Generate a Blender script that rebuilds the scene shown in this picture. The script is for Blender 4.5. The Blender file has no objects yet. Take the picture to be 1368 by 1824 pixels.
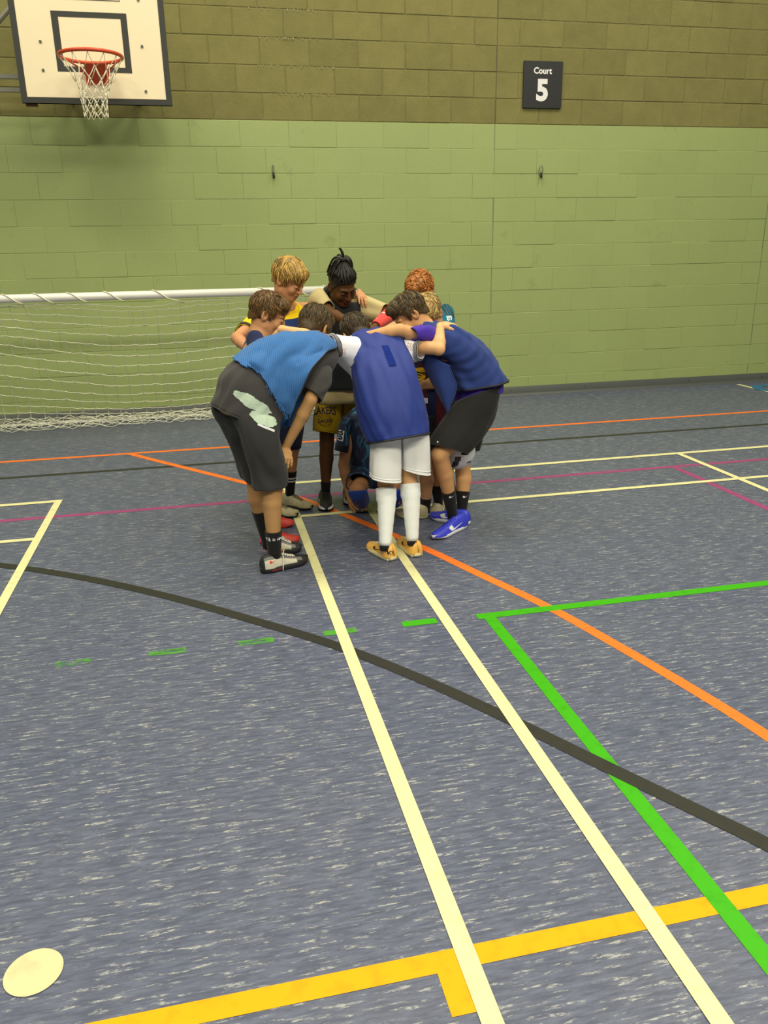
import bpy, bmesh, math, random
import numpy as np
from mathutils import Vector, Matrix
from mathutils.bvhtree import BVHTree

SC = bpy.context.scene
COL = SC.collection
# ---------------------------------------------------------------- camera
cam_data = bpy.data.cameras.new('camera')
cam = bpy.data.objects.new('camera', cam_data); COL.objects.link(cam)
CAM = Vector((-0.4633, -5.3268, 1.5237))
_r = Vector((0.975356, -0.219967, -0.017175)); _u = Vector((0.084596, 0.300941, 0.949883)); _f = Vector((0.203774, 0.927927, -0.312132))
cam.matrix_world = Matrix(((_r.x, _u.x, -_f.x, CAM.x), (_r.y, _u.y, -_f.y, CAM.y), (_r.z, _u.z, -_f.z, CAM.z), (0, 0, 0, 1)))
cam_data.sensor_fit = 'VERTICAL'; cam_data.sensor_height = 36.0; cam_data.lens = 1416.534 * 36.0 / 1824.0
cam_data.clip_start = 0.05
SC.camera = cam
# ---------------------------------------------------------------- light
TINT = (1.0, 0.93, 0.70)
world = bpy.data.worlds.new('hall_ambient'); SC.world = world; world.use_nodes = True
bg = world.node_tree.nodes['Background']
bg.inputs[0].default_value = (TINT[0], TINT[1], TINT[2], 1); bg.inputs[1].default_value = 0.11
def lamp(x, y, power, sx=1.8, sy=2.0):
    l = bpy.data.lights.new('hall_lamp', 'AREA'); l.shape = 'RECTANGLE'; l.size = sx; l.size_y = sy
    l.energy = power; l.color = TINT
    o = bpy.data.objects.new('hall_lamp', l); COL.objects.link(o); o.location = (x, y, 7.0)
for lx in (-3.4, 0.6, 4.6):
    lamp(lx, 0.0, 190); lamp(lx, -4.4, 135); lamp(lx, -9.6, 415)
SC.view_settings.view_transform = 'Standard'; SC.view_settings.look = 'None'
SC.view_settings.exposure = 0.0; SC.view_settings.gamma = 1.0; SC.view_settings.use_curve_mapping = False
# ---------------------------------------------------------------- helpers
def lin(c): return c / 12.92 if c <= 0.04045 else ((c + 0.055) / 1.055) ** 2.4
def C(r, g, b, k=1.0):
    "albedo that shows as about this colour under the hall lamps"
    return tuple(min(0.93, lin(v / 255.0) / t * 0.86 * k) for v, t in zip((r, g, b), TINT)) + (1.0,)
def new_mat(name):
    m = bpy.data.materials.new(name); m.use_nodes = True
    return m, m.node_tree.nodes, m.node_tree.links, m.node_tree.nodes['Principled BSDF']
def mat(name, rgb, rough=0.6, var=0.12, scale=30.0, bump=0.0, bscale=None, stretch=(1, 1, 1), metal=0.0, sheen=0.0, spec=0.5):
    m, N, Lk, P = new_mat(name)
    c = C(*rgb)
    tc = N.new('ShaderNodeTexCoord'); mp = N.new('ShaderNodeMapping'); mp.inputs['Scale'].default_value = stretch
    Lk.new(tc.outputs['Object'], mp.inputs[0])
    nz = N.new('ShaderNodeTexNoise'); nz.inputs['Scale'].default_value = scale; nz.inputs['Detail'].default_value = 4
    Lk.new(mp.outputs[0], nz.inputs['Vector'])
    mx = N.new('ShaderNodeMix'); mx.data_type = 'RGBA'
    mx.inputs[6].default_value = tuple(v * (1 - var) for v in c[:3]) + (1,); mx.inputs[7].default_value = tuple(min(.95, v * (1 + var)) for v in c[:3]) + (1,)
    Lk.new(nz.outputs['Fac'], mx.inputs[0]); Lk.new(mx.outputs[2], P.inputs['Base Color'])
    P.inputs['Roughness'].default_value = rough; P.inputs['Metallic'].default_value = metal
    P.inputs['Specular IOR Level'].default_value = spec
    if sheen: P.inputs['Sheen Weight'].default_value = sheen
    if bump:
        nb = N.new('ShaderNodeTexNoise'); nb.inputs['Scale'].default_value = bscale or scale * 3; nb.inputs['Detail'].default_value = 5
        Lk.new(mp.outputs[0], nb.inputs['Vector'])
        b = N.new('ShaderNodeBump'); b.inputs['Strength'].default_value = bump; b.inputs['Distance'].default_value = 0.01
        Lk.new(nb.outputs['Fac'], b.inputs['Height']); Lk.new(b.outputs[0], P.inputs['Normal'])
    return m
class MB:
    def __init__(s): s.v = []; s.f = []; s.m = []
    def add(s, vs, fs, m=0):
        o = len(s.v); s.v += [tuple(map(float, v)) for v in vs]
        s.f += [tuple(int(i) + o for i in f) for f in fs]
        s.m += ([m] * len(fs) if isinstance(m, int) else list(m))
    def box(s, lo, hi, m=0):
        x0, y0, z0 = lo; x1, y1, z1 = hi
        s.add([(x0,y0,z0),(x1,y0,z0),(x1,y1,z0),(x0,y1,z0),(x0,y0,z1),(x1,y0,z1),(x1,y1,z1),(x0,y1,z1)],
              [(0,3,2,1),(4,5,6,7),(0,1,5,4),(1,2,6,5),(2,3,7,6),(3,0,4,7)], m)
    def tube(s, pts, r, n=6, m=0, caps=True, closed=False):
        pts = [Vector(p) for p in pts]; k = len(pts)
        rs = [r] * k if not hasattr(r, '__len__') else r
        vs = []; prev = None
        for i, p in enumerate(pts):
            a = pts[(i - 1) % k] if (closed or i) else p; b = pts[(i + 1) % k] if (closed or i < k - 1) else p
            t = (b - a)
            t = t.normalized() if t.length > 1e-9 else Vector((0, 0, 1))
            if prev is None:
                prev = t.orthogonal().normalized()
            u = (prev - t * prev.dot(t))
            u = u.normalized() if u.length > 1e-6 else t.orthogonal().normalized()
            prev = u; w = t.cross(u)
            for j in range(n):
                q = 2 * math.pi * j / n
                vs.append(p + (u * math.cos(q) + w * math.sin(q)) * rs[i])
        fs = []
        for i in range(k if closed else k - 1):
            for j in range(n):
                a = i * n + j; b = i * n + (j + 1) % n; c = ((i + 1) % k) * n
                fs.append((a, b, c + (j + 1) % n, c + j))
        if caps and not closed:
            fs.append(tuple(range(n - 1, -1, -1))); fs.append(tuple(range((k - 1) * n, k * n)))
        s.add(vs, fs, m)
def obj(name, mb, mats, parent=None, smooth=True, base=None, solid=0.0, kind=None, loc=None):
    me = bpy.data.meshes.new(name)
    if base is None: base = ROOTS.get(parent, Vector((0, 0, 0))) if parent else (Vector(loc) if loc is not None else Vector((0, 0, 0)))
    me.from_pydata([(v[0] - base.x, v[1] - base.y, v[2] - base.z) for v in mb.v], [], mb.f)
    for m in (mats if isinstance(mats, (list, tuple)) else [mats]): me.materials.append(m)
    me.polygons.foreach_set('material_index', mb.m)
    if smooth: me.polygons.foreach_set('use_smooth', [True] * len(me.polygons))
    me.update()
    o = bpy.data.objects.new(name, me); COL.objects.link(o)
    if parent: o.parent = parent
    elif base.length > 0: o.location = base
    ROOTS[o] = base
    if solid:
        sm = o.modifiers.new('thickness', 'SOLIDIFY'); sm.thickness = solid; sm.offset = -1
    if kind: o['kind'] = kind
    return o
ROOTS = {}
def empty(name, loc):
    o = bpy.data.objects.new(name, None); COL.objects.link(o); o.location = loc; o.empty_display_size = 0.1
    ROOTS[o] = Vector(loc); return o
def tag(o, label, cat, group=None):
    o['label'] = label; o['category'] = cat
    if group: o['group'] = group
    return o
def cr(p0, p1, p2, p3, t):
    return 0.5 * ((2 * p1) + (-p0 + p2) * t + (2 * p0 - 5 * p1 + 4 * p2 - p3) * t * t + (-p0 + 3 * p1 - 3 * p2 + p3) * t ** 3)
def catmull(A, sub):
    A = np.asarray(A, float); n = len(A); out = []
    for i in range(n - 1):
        p0 = A[i - 1] if i else 2 * A[0] - A[1]; p3 = A[i + 2] if i + 2 < n else 2 * A[-1] - A[-2]
        for k in range(sub): out.append(cr(p0, A[i], A[i + 1], p3, k / sub))
    out.append(A[-1]); return np.array(out)
def ribbon(pts, width, closed=False):
    "flat strip along floor points"
    P = [Vector((p[0], p[1], 0)) for p in pts]; vs = []; fs = []
    for i, p in enumerate(P):
        t = (P[min(i + 1, len(P) - 1)] - P[max(i - 1, 0)]).normalized(); n = Vector((-t.y, t.x, 0)) * width / 2
        vs += [p + n, p - n]
    for i in range(len(P) - 1): fs.append((2 * i, 2 * i + 1, 2 * i + 3, 2 * i + 2))
    return vs, fs
# ---------------------------------------------------------------- floor
WY = 2.782
def floor_material():
    m, N, Lk, P = new_mat('sports_vinyl')
    tc = N.new('ShaderNodeTexCoord')
    def noise(scale, st, det=3, rough=.6):
        mp = N.new('ShaderNodeMapping'); mp.inputs['Scale'].default_value = st; Lk.new(tc.outputs['Object'], mp.inputs[0])
        n = N.new('ShaderNodeTexNoise'); n.inputs['Scale'].default_value = scale; n.inputs['Detail'].default_value = det; n.inputs['Roughness'].default_value = rough
        Lk.new(mp.outputs[0], n.inputs['Vector']); return n
    def ramp(n, a, b):
        r = N.new('ShaderNodeValToRGB'); r.color_ramp.elements[0].position = a; r.color_ramp.elements[1].position = b
        Lk.new(n.outputs['Fac'], r.inputs[0]); return r
    def mix(fac, a, b):
        x = N.new('ShaderNodeMix'); x.data_type = 'RGBA'
        Lk.new(fac, x.inputs[0])
        for i, s in ((6, a), (7, b)):
            if isinstance(s, tuple): x.inputs[i].default_value = s
            else: Lk.new(s, x.inputs[i])
        return x.outputs[2]
    dark = ramp(noise(13, (1.0, 6.0, 1), 6, .7), .40, .62)
    c = mix(dark.outputs[0], C(75, 79, 90), C(97, 101, 111))
    blot = ramp(noise(1.3, (1, 1.5, 1), 3), .35, .7)
    c = mix(blot.outputs[0], c, mix(dark.outputs[0], C(81, 84, 92), C(104, 107, 114)))
    fl = ramp(noise(11, (1.0, 7.5, 1), 5, .68), .545, .63)
    br = ramp(noise(52, (1.0, 2.4, 1), 4, .75), .43, .55)
    mm = N.new('ShaderNodeMath'); mm.operation = 'MULTIPLY'; Lk.new(fl.outputs[0], mm.inputs[0]); Lk.new(br.outputs[0], mm.inputs[1])
    m2 = N.new('ShaderNodeMath'); m2.operation = 'MULTIPLY'; m2.inputs[1].default_value = 0.8; Lk.new(mm.outputs[0], m2.inputs[0])
    c = mix(m2.outputs[0], c, C(186, 182, 160))
    Lk.new(c, P.inputs['Base Color']); P.inputs['Roughness'].default_value = .42; P.inputs['Specular IOR Level'].default_value = .35
    b = N.new('ShaderNodeBump'); b.inputs['Strength'].default_value = .08; b.inputs['Distance'].default_value = .004
    nb = noise(160, (1, 1, 1), 2); Lk.new(nb.outputs['Fac'], b.inputs['Height']); Lk.new(b.outputs[0], P.inputs['Normal'])
    return m
fb = MB(); fb.box((-12, -12, -.1), (14, WY + .2, 0))
FLOOR = obj('floor', fb, floor_material(), smooth=False, kind='structure')
def paint(name, rgb, worn=False):
    m, N, Lk, P = new_mat(name)
    tc = N.new('ShaderNodeTexCoord'); n = N.new('ShaderNodeTexNoise'); n.inputs['Scale'].default_value = 22; n.inputs['Detail'].default_value = 6
    Lk.new(tc.outputs['Object'], n.inputs['Vector'])
    r = N.new('ShaderNodeValToRGB'); r.color_ramp.elements[0].position = .3; r.color_ramp.elements[1].position = .5
    c = C(*rgb); r.color_ramp.elements[0].color = tuple(v * .86 for v in c[:3]) + (1,); r.color_ramp.elements[1].color = c
    Lk.new(n.outputs['Fac'], r.inputs[0]); Lk.new(r.outputs[0], P.inputs['Base Color']); P.inputs['Roughness'].default_value = .5; P.inputs['Specular IOR Level'].default_value = .2
    if worn:
        n2 = N.new('ShaderNodeTexNoise'); n2.inputs['Scale'].default_value = 9; n2.inputs['Detail'].default_value = 8; n2.inputs['Roughness'].default_value = .75
        mp = N.new('ShaderNodeMapping'); mp.inputs['Scale'].default_value = (1, 2.5, 1); Lk.new(tc.outputs['Object'], mp.inputs[0]); Lk.new(mp.outputs[0], n2.inputs['Vector'])
        r2 = N.new('ShaderNodeValToRGB'); r2.color_ramp.elements[0].position = worn - .05; r2.color_ramp.elements[1].position = worn + .07
        Lk.new(n2.outputs['Fac'], r2.inputs[0])
        mm = N.new('ShaderNodeMath'); mm.operation = 'MULTIPLY'; mm.inputs[1].default_value = .8; Lk.new(r2.outputs[0], mm.inputs[0])
        Lk.new(mm.outputs[0], P.inputs['Alpha'])
    return m
M_white = paint('cream_line_paint', (232, 222, 150)); M_orange = paint('orange_line_paint', (255, 122, 40)); M_black = paint('black_line_paint', (52, 51, 40))
M_green = paint('green_line_paint', (64, 168, 12)); M_yellow = paint('yellow_line_paint', (240, 168, 2)); M_pink = paint('magenta_line_paint', (158, 70, 106))
M_worn = [paint('worn_green_paint', (92, 172, 48), w) for w in (.42, .47, .50)]; M_teal = paint('teal_floor_paint', (50, 112, 138)); M_disc = paint('cream_disc_paint', (224, 204, 142))
LZ = [0.0004]
def line(name, pts, width, m):
    mb = MB(); vs, fs = ribbon(pts, width); LZ[0] += 0.00012
    mb.add([(v.x, v.y, LZ[0]) for v in vs], fs)
    return obj(name, mb, m, FLOOR, smooth=False)
def line_x(y, x0, x1, w, m, name): return line(name, [(x0, y), (x1, y)], w, m)
def line_y(x, y0, y1, w, m, name): return line(name, [(x, y0), (x, y1)], w, m)
line_x(.717, -9, 12, .055, M_black, 'black_line')
line_x(-.338, -9, 12, .05, M_pink, 'magenta_line'); line_y(2.785, -.338, -9, .05, M_pink, 'magenta_line')
line_x(1.236, -9, 12, .052, M_orange, 'orange_line')
ora = [(-1.123,1.237),(-.86,.885),(-.248,.085),(.083,-.405),(.251,-.718),(.376,-.973),(.607,-1.472),(.775,-1.9),(.941,-2.326),(1.058,-2.729),(1.155,-3.10),(1.222,-3.42),(1.27,-3.8),(1.30,-4.4)]
line('orange_line', catmull(ora, 5), .052, M_orange)
line_x(-3.998, -6, 7, .056, M_yellow, 'yellow_line'); line_y(-.048, -4.02, -4.135, .055, M_yellow, 'yellow_line')
bla = [(-2.9,-.45),(-2.35,-.72),(-1.595,-1.123),(-1.14,-1.423),(-.723,-1.765),(-.355,-2.12),(-.037,-2.450),(.226,-2.790),(.436,-3.106),(.669,-3.49),(.80,-3.70),(.893,-3.852),(1.08,-4.2),(1.3,-4.7)]
line_x(-2.338, .60, 9, .052, M_green, 'green_line'); line_y(.651, -2.364, -9, .052, M_green, 'green_line')
line_x(-2.327, .266, .42, .05, M_green, 'green_dash')
for a, b, w in ((-.075, .065, 0), (-.426, -.282, 0), (-.782, -.639, 0), (-1.14, -1.0, 1)): line_x(-2.327, a, b, .045, M_worn[w + (a < -.4)], 'worn_green_dash')
line('black_line', catmull(bla, 5), .056, M_black)
line_x(0, -.02, 6.2, .05, M_white, 'white_line'); line_x(0, -8, -1.456, .05, M_white, 'white_line')
line_x(-.744, .02, 6.2, .045, M_white, 'white_line'); line_x(-.744, -8, -1.49, .045, M_white, 'white_line')
line_y(3.034, 0, -4, .045, M_white, 'white_line'); line_y(-1.476, .025, -9, .045, M_white, 'white_line'); line_y(-1.936, 0, -9, .045, M_white, 'white_line')
line_y(.459, 0.02, -9, .047, M_white, 'white_line'); line_y(0.002, 0.02, -9, .047, M_white, 'white_line')
line_y(5.458, 2.66, -2, .05, M_white, 'white_line')
mb = MB(); mb.add([(-.953 + .063 * math.cos(t * math.pi / 20), -3.811 + .063 * math.sin(t * math.pi / 20), .003) for t in range(40)], [tuple(range(40))]); obj('white_disc', mb, M_disc, FLOOR, smooth=False)
line('teal_line', [(5.66 + .18 * math.cos(t * .2), 2.28 + .22 * math.sin(t * .2)) for t in range(4, 20)], .10, M_teal)
# ---------------------------------------------------------------- wall of blocks
def wall_material(name, rgb, conc):
    m, N, Lk, P = new_mat(name)
    tc = N.new('ShaderNodeTexCoord'); g = N.new('ShaderNodeNewGeometry'); oi = N.new('ShaderNodeObjectInfo')
    n1 = N.new('ShaderNodeTexNoise'); n1.inputs['Scale'].default_value = 1.6 if not conc else 5; n1.inputs['Detail'].default_value = 5; n1.inputs['Roughness'].default_value = .65
    Lk.new(g.outputs['Position'], n1.inputs['Vector'])
    n2 = N.new('ShaderNodeTexNoise'); n2.inputs['Scale'].default_value = 90; n2.inputs['Detail'].default_value = 4; Lk.new(g.outputs['Position'], n2.inputs['Vector'])
    def math_(op, a, b):
        x = N.new('ShaderNodeMath'); x.operation = op
        for i, s in enumerate((a, b)):
            if isinstance(s, (int, float)): x.inputs[i].default_value = s
            else: Lk.new(s, x.inputs[i])
        return x.outputs[0]
    v = math_('MULTIPLY', math_('SUBTRACT', n1.outputs['Fac'], .5), .5 if conc else .16)
    v = math_('ADD', v, math_('MULTIPLY', math_('SUBTRACT', n2.outputs['Fac'], .5), .28 if conc else .10))
    v = math_('ADD', v, math_('MULTIPLY', math_('SUBTRACT', oi.outputs['Random'], .5), .15 if conc else .035))
    v = math_('ADD', v, 1.0)
    mu = N.new('ShaderNodeVectorMath'); mu.operation = 'SCALE'; mu.inputs[0].default_value = C(*rgb)[:3]; Lk.new(v, mu.inputs['Scale'])
    col = mu.outputs[0]
    if not conc:   # scuffs
        n3 = N.new('ShaderNodeTexNoise'); n3.inputs['Scale'].default_value = 3.2; n3.inputs['Detail'].default_value = 9; n3.inputs['Roughness'].default_value = .72
        Lk.new(g.outputs['Position'], n3.inputs['Vector'])
        r = N.new('ShaderNodeValToRGB'); r.color_ramp.elements[0].position = .60; r.color_ramp.elements[1].position = .74; Lk.new(n3.outputs['Fac'], r.inputs[0])
        mx = N.new('ShaderNodeMix'); mx.data_type = 'RGBA'; Lk.new(math_('MULTIPLY', r.outputs[0], .45), mx.inputs[0]); Lk.new(col, mx.inputs[6]); mx.inputs[7].default_value = C(118, 128, 76); col = mx.outputs[2]
    Lk.new(col, P.inputs['Base Color']); P.inputs['Roughness'].default_value = .9 if conc else .55; P.inputs['Specular IOR Level'].default_value = .3
    b = N.new('ShaderNodeBump'); b.inputs['Strength'].default_value = .5 if conc else .25; b.inputs['Distance'].default_value = .004
    Lk.new(n2.outputs['Fac'], b.inputs['Height']); Lk.new(b.outputs[0], P.inputs['Normal'])
    return m
GREEN = (163, 173, 100); TAN = (131, 123, 66)
M_gwall = wall_material('green_painted_block', GREEN, False); M_cwall = wall_material('bare_concrete_block', TAN, True)
M_mort = mat('block_mortar', (122, 114, 61), .9, .2, 40, .3); M_joint = mat('joint_sealant', (118, 126, 76), .7); M_jointu = mat('brown_joint_sealant', (98, 90, 54), .7)
ZP = 2.68
wb = MB(); wb.box((-12, WY + .0035, 0), (14, WY + .3, ZP), 0); wb.box((-12, WY + .004, ZP), (14, WY + .3, 6.5), 1)
WALL = obj('wall_back', wb, [M_gwall, M_mort], smooth=False, kind='structure')
def block_mesh(w, h, m, ch):
    mb = MB(); x, z = w / 2, h / 2
    vs = [(-x, .02, -z), (x, .02, -z), (x, .02, z), (-x, .02, z), (-x, ch, -z), (x, ch, -z), (x, ch, z), (-x, ch, z),
          (-x + ch, 0, -z + ch), (x - ch, 0, -z + ch), (x - ch, 0, z - ch), (-x + ch, 0, z - ch)]
    fs = [(0, 1, 5, 4), (1, 2, 6, 5), (2, 3, 7, 6), (3, 0, 4, 7), (4, 5, 9, 8), (5, 6, 10, 9), (6, 7, 11, 10), (7, 4, 8, 11), (8, 9, 10, 11)]
    me = bpy.data.meshes.new('block'); me.from_pydata(vs, [], fs); me.materials.append(m); return me
rng = random.Random(5)
cells = []
for k in range(-12, 12):
    zb = ZP + .225 * k
    lo, hi = max(zb, 0.0), zb + .225
    if hi - lo < .06: continue
    edges = [(2.5 - .006, -1), (2.5 + .006, 1)]
    spans = []
    off = 0.0 if k % 2 == 0 else .225
    x = 2.5
    if off: spans.append((x - off, x)); x -= off
    while x > -4.6: spans.append((x - .45, x)); x -= .45
    x = 2.5
    while x < 9.2:
        if abs(x - 2.5) < .01 or abs(x - 5.65) < .01:
            if off: spans.append((x, x + off)); x += off
        nx = x + .45
        if x < 5.64 and nx > 5.66: nx = 5.65
        spans.append((x, nx)); x = nx
    for a, b in spans: cells.append((k, a, b, lo, hi))
def in_view(p):
    d = Vector(p) - CAM; z = d.dot(_f)
    if z <= 0: return False
    return abs(d.dot(_r) / z) < 684 / 1416.5 and abs(d.dot(_u) / z) < 912 / 1416.5
def cell_key(c):
    k, a, b, lo, hi = c; p = Vector(((a + b) / 2, WY, (lo + hi) / 2))
    vis = in_view(p) or in_view((a, WY, lo)) or in_view((b, WY, hi)) or in_view((a, WY, hi)) or in_view((b, WY, lo))
    return (0 if vis else 1, (p - CAM).length / math.sqrt((b - a)))
cells.sort(key=cell_key)
meshes = {}; rest = MB()
for i, (k, a, b, lo, hi) in enumerate(cells):
    bare = k >= 0
    gap = .008 if bare else .0058
    w = b - a - (gap if bare else .0016); h = hi - lo - gap; cx, cz = (a + b) / 2, (lo + hi) / 2
    dy = rng.uniform(-.0008, .0030) if not bare else rng.uniform(-.001, .0018)
    if i < 300:
        key = (bare, round(w, 3), round(h, 3))
        if key not in meshes: meshes[key] = block_mesh(w, h, M_cwall if bare else M_gwall, .004 if bare else .0022)
        o = bpy.data.objects.new('block', meshes[key]); COL.objects.link(o); o.parent = WALL
        o.location = (cx, WY + dy, cz); o.rotation_euler = (rng.uniform(-.006, .006), 0, rng.uniform(-.002, .002))
    else:
        rest.box((cx - w / 2, WY + dy, cz - h / 2), (cx + w / 2, WY + .02, cz + h / 2), 1 if bare else 0)
obj('outlying_blocks', rest, [M_gwall, M_cwall], WALL, smooth=False, kind='stuff')
for jx in (2.5, 5.65):
    jb = MB(); jb.box((jx - .0055, WY + .001, .1), (jx + .0055, WY + .01, ZP), 0); jb.box((jx - .0055, WY + .001, ZP), (jx + .0055, WY + .01, 6.0), 1); obj('movement_joint', jb, [M_joint, M_jointu], WALL, smooth=False)
drip = MB()
for z, x0, x1 in ((2.905, .36, .95), (3.13, .22, .92), (3.355, .20, .80), (3.58, .15, .75)):
    for q in range(22):
        x = rng.uniform(x0, x1); l = rng.uniform(.008, .03); drip.tube([(x, WY - .001, z + .004), (x, WY - .003, z - l * .4), (x + rng.uniform(-.002, .002), WY - .001, z - l)], [.003, .0024, .0012], 4)
obj('mortar_drips', drip, mat('lime_drip', (176, 168, 112), .8), WALL, kind='stuff')
# skirting
sk = MB()
prof = [(0, .097), (-.004, .099), (-.006, .097), (-.007, .03), (-.012, .012), (-.03, .0025), (-.034, 0)]
vs = []; fs = []
for x in (-12, 14): vs += [(x, WY - .001 + a, b) for a, b in prof] + [(x, WY - .001, 0)]
n = len(prof) + 1
for i in range(n - 1): fs.append((i, i + 1, n + i + 1, n + i))
sk.add(vs, fs); SKIRT = obj('baseboard_back', sk, mat('grey_vinyl_skirting', (84, 86, 74), .5, .08, 8), kind='structure')
scr = mat('skirting_fixing', (60, 62, 56), .5)
for x in (3.62, 4.9, 5.85, 2.75, -1.85, -1.7):
    s = MB(); s.tube([(x, WY - .012, .06), (x, WY - .006, .06)], .005, 8); obj('fixing', s, scr, SKIRT)
# ---------------------------------------------------------------- text, decals
def text_mesh(body, height, bold=0.0, italic=0.0, spacing=1.0):
    cu = bpy.data.curves.new('lettering', 'FONT'); cu.body = body; cu.align_x = 'CENTER'; cu.align_y = 'CENTER'; cu.size = 1.0
    cu.offset = bold; cu.shear = italic; cu.space_character = spacing; cu.resolution_u = 4
    o = bpy.data.objects.new('lettering', cu); COL.objects.link(o)
    me = bpy.data.meshes.new_from_object(o.evaluated_get(bpy.context.evaluated_depsgraph_get()))
    vs = np.array([v.co[:] for v in me.vertices]); fs = [tuple(p.vertices) for p in me.polygons]
    bpy.data.objects.remove(o); bpy.data.curves.remove(cu); bpy.data.meshes.remove(me)
    lo, hi = vs.min(0), vs.max(0); vs = (vs - (lo + hi) / 2) * (height / (hi[1] - lo[1]))
    return vs[:, :2], fs
def poly_mesh(pts): return np.array(pts, float), [tuple(range(len(pts)))]
def tess(vs, fs, maxlen):
    bm = bmesh.new(); bv = [bm.verts.new((v[0], v[1], 0)) for v in vs]
    for f in fs:
        try: bm.faces.new([bv[i] for i in f])
        except ValueError: pass
    bmesh.ops.triangulate(bm, faces=bm.faces[:])
    for _ in range(5):
        es = [e for e in bm.edges if e.calc_length() > maxlen]
        if not es: break
        bmesh.ops.subdivide_edges(bm, edges=es, cuts=1); bmesh.ops.triangulate(bm, faces=[f for f in bm.faces if len(f.verts) > 3])
    bm.verts.index_update()
    out = np.array([v.co[:2] for v in bm.verts]), [tuple(v.index for v in f.verts) for f in bm.faces]
    bm.free(); return out
def bvh_of(objs):
    vs, fs = [], []
    for o in objs:
        b = ROOTS[o]; k = len(vs)
        vs += [Vector(v.co) + b for v in o.data.vertices]; fs += [tuple(i + k for i in p.vertices) for p in o.data.polygons]
    return BVHTree.FromPolygons(vs, fs)
def decal(name, shape, o, u, v, targets, m, parent, off=.0018, maxlen=.012, warp=None):
    "lay a flat print onto the cloth: o origin, u right, v up (world)"
    vs, fs = tess(*shape, maxlen); o, u, v = Vector(o), Vector(u).normalized(), Vector(v); v = (v - u * v.dot(u)).normalized()
    n = u.cross(v); bvh = bvh_of(targets); mb = MB(); out = []; last = None
    for x, y in vs:
        if warp: x, y = warp(x, y)
        p = o + u * x + v * y
        hit = bvh.ray_cast(p + n * .12, -n, .3)
        if hit[0] is None:
            hit = bvh.find_nearest(p)
        nn = hit[1] if hit[1].dot(n) > 0 else -hit[1]
        out.append(hit[0] + nn * off)
    mb.add(out, fs); return obj(name, mb, m, parent, smooth=False)
def swoosh(w):
    p = [(0,.30),(.06,.12),(.16,.03),(.28,.04),(.45,.12),(.72,.28),(1,.46),(.7,.335),(.45,.235),(.30,.19),(.20,.20),(.16,.27),(.17,.36),(.24,.50),(.12,.44),(.03,.37)]
    return np.array([((x - .5) * w, (y - .25) * w) for x, y in p]), [tuple(range(len(p)))]
def rect(w, h): return poly_mesh([(-w/2,-h/2),(w/2,-h/2),(w/2,h/2),(-w/2,h/2)])
def disc(r, n=28): return poly_mesh([(r*math.cos(2*math.pi*i/n), r*math.sin(2*math.pi*i/n)) for i in range(n)])
def arc(r, a0, a1, w, n=14):
    P = []
    for i in range(n + 1):
        a = math.radians(a0 + (a1 - a0) * i / n); P.append(((r + w/2) * math.cos(a), (r + w/2) * math.sin(a)))
    for i in range(n, -1, -1):
        a = math.radians(a0 + (a1 - a0) * i / n); P.append(((r - w/2) * math.cos(a), (r - w/2) * math.sin(a)))
    vs = np.array(P); fs = [(i, i + 1, 2 * n - i, 2 * n + 1 - i) for i in range(n)]
    return vs, fs
def merge(*shapes):
    V, F = [], []
    for (vs, fs), (dx, dy) in shapes:
        k = sum(len(a) for a in V); V.append(np.asarray(vs) + np.array([dx, dy])); F += [tuple(i + k for i in f) for f in fs]
    return np.vstack(V), F
# ---------------------------------------------------------------- court sign
M_sign = mat('black_sign_panel', (40, 40, 38), .45, .05); M_signw = mat('white_sign_lettering', (246, 238, 214), .5, .02)
sign = empty('court_sign', (2.972, WY - .004, 3.03)); tag(sign, 'square black wall sign with white lettering Court 5', 'sign')
sb = MB(); sb.box((2.772, WY - .022, 2.827), (3.172, WY - .0015, 3.235)); po = obj('panel', sb, M_sign, sign, smooth=False)
for body, h, x, z, bold in (('Court', .057, 2.966, 3.152, .03), ('5', .197, 2.966, 2.982, .045)):
    vs, fs = text_mesh(body, h, bold); mb = MB(); mb.add([(x + a, WY - .0228, z + b) for a, b in vs], fs); obj('lettering', mb, M_signw, sign, smooth=False)
# ---------------------------------------------------------------- wall hooks
M_steel = mat('dull_steel', (150, 146, 126), .35, .1, metal=.7); M_dark = mat('dark_rubber', (38, 38, 34), .6)
for i, (x, z) in enumerate(((.31, 2.245), (2.988, 2.25))):
    h = empty('wall_hook', (x, WY, z)); tag(h, ('narrow steel wall hook on the green wall, nearer the basketball hoop', 'steel wall hook on the green wall below the court sign')[i], 'hook')
    mb = MB(); mb.tube([(x + (.008 if i == 0 else .02) * math.cos(t), WY - .02 - .006 * math.sin(t), z + .01 + .045 * math.sin(t)) for t in np.linspace(0, 2 * math.pi, 24, endpoint=False)], .0035, 6, closed=True); obj('loop', mb, M_steel, h)
    mb = MB(); mb.tube([(x + .004, WY - .03, z - .062), (x + .004, WY - .03, z - .02), (x + .002, WY - .02, z - .012)], .0095, 8); obj('latch', mb, M_dark, h)
    mb = MB(); mb.tube([(x, WY + .004, z - .03), (x, WY - .028, z - .03)], .007, 8); obj('bolt', mb, M_steel, h)
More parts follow.
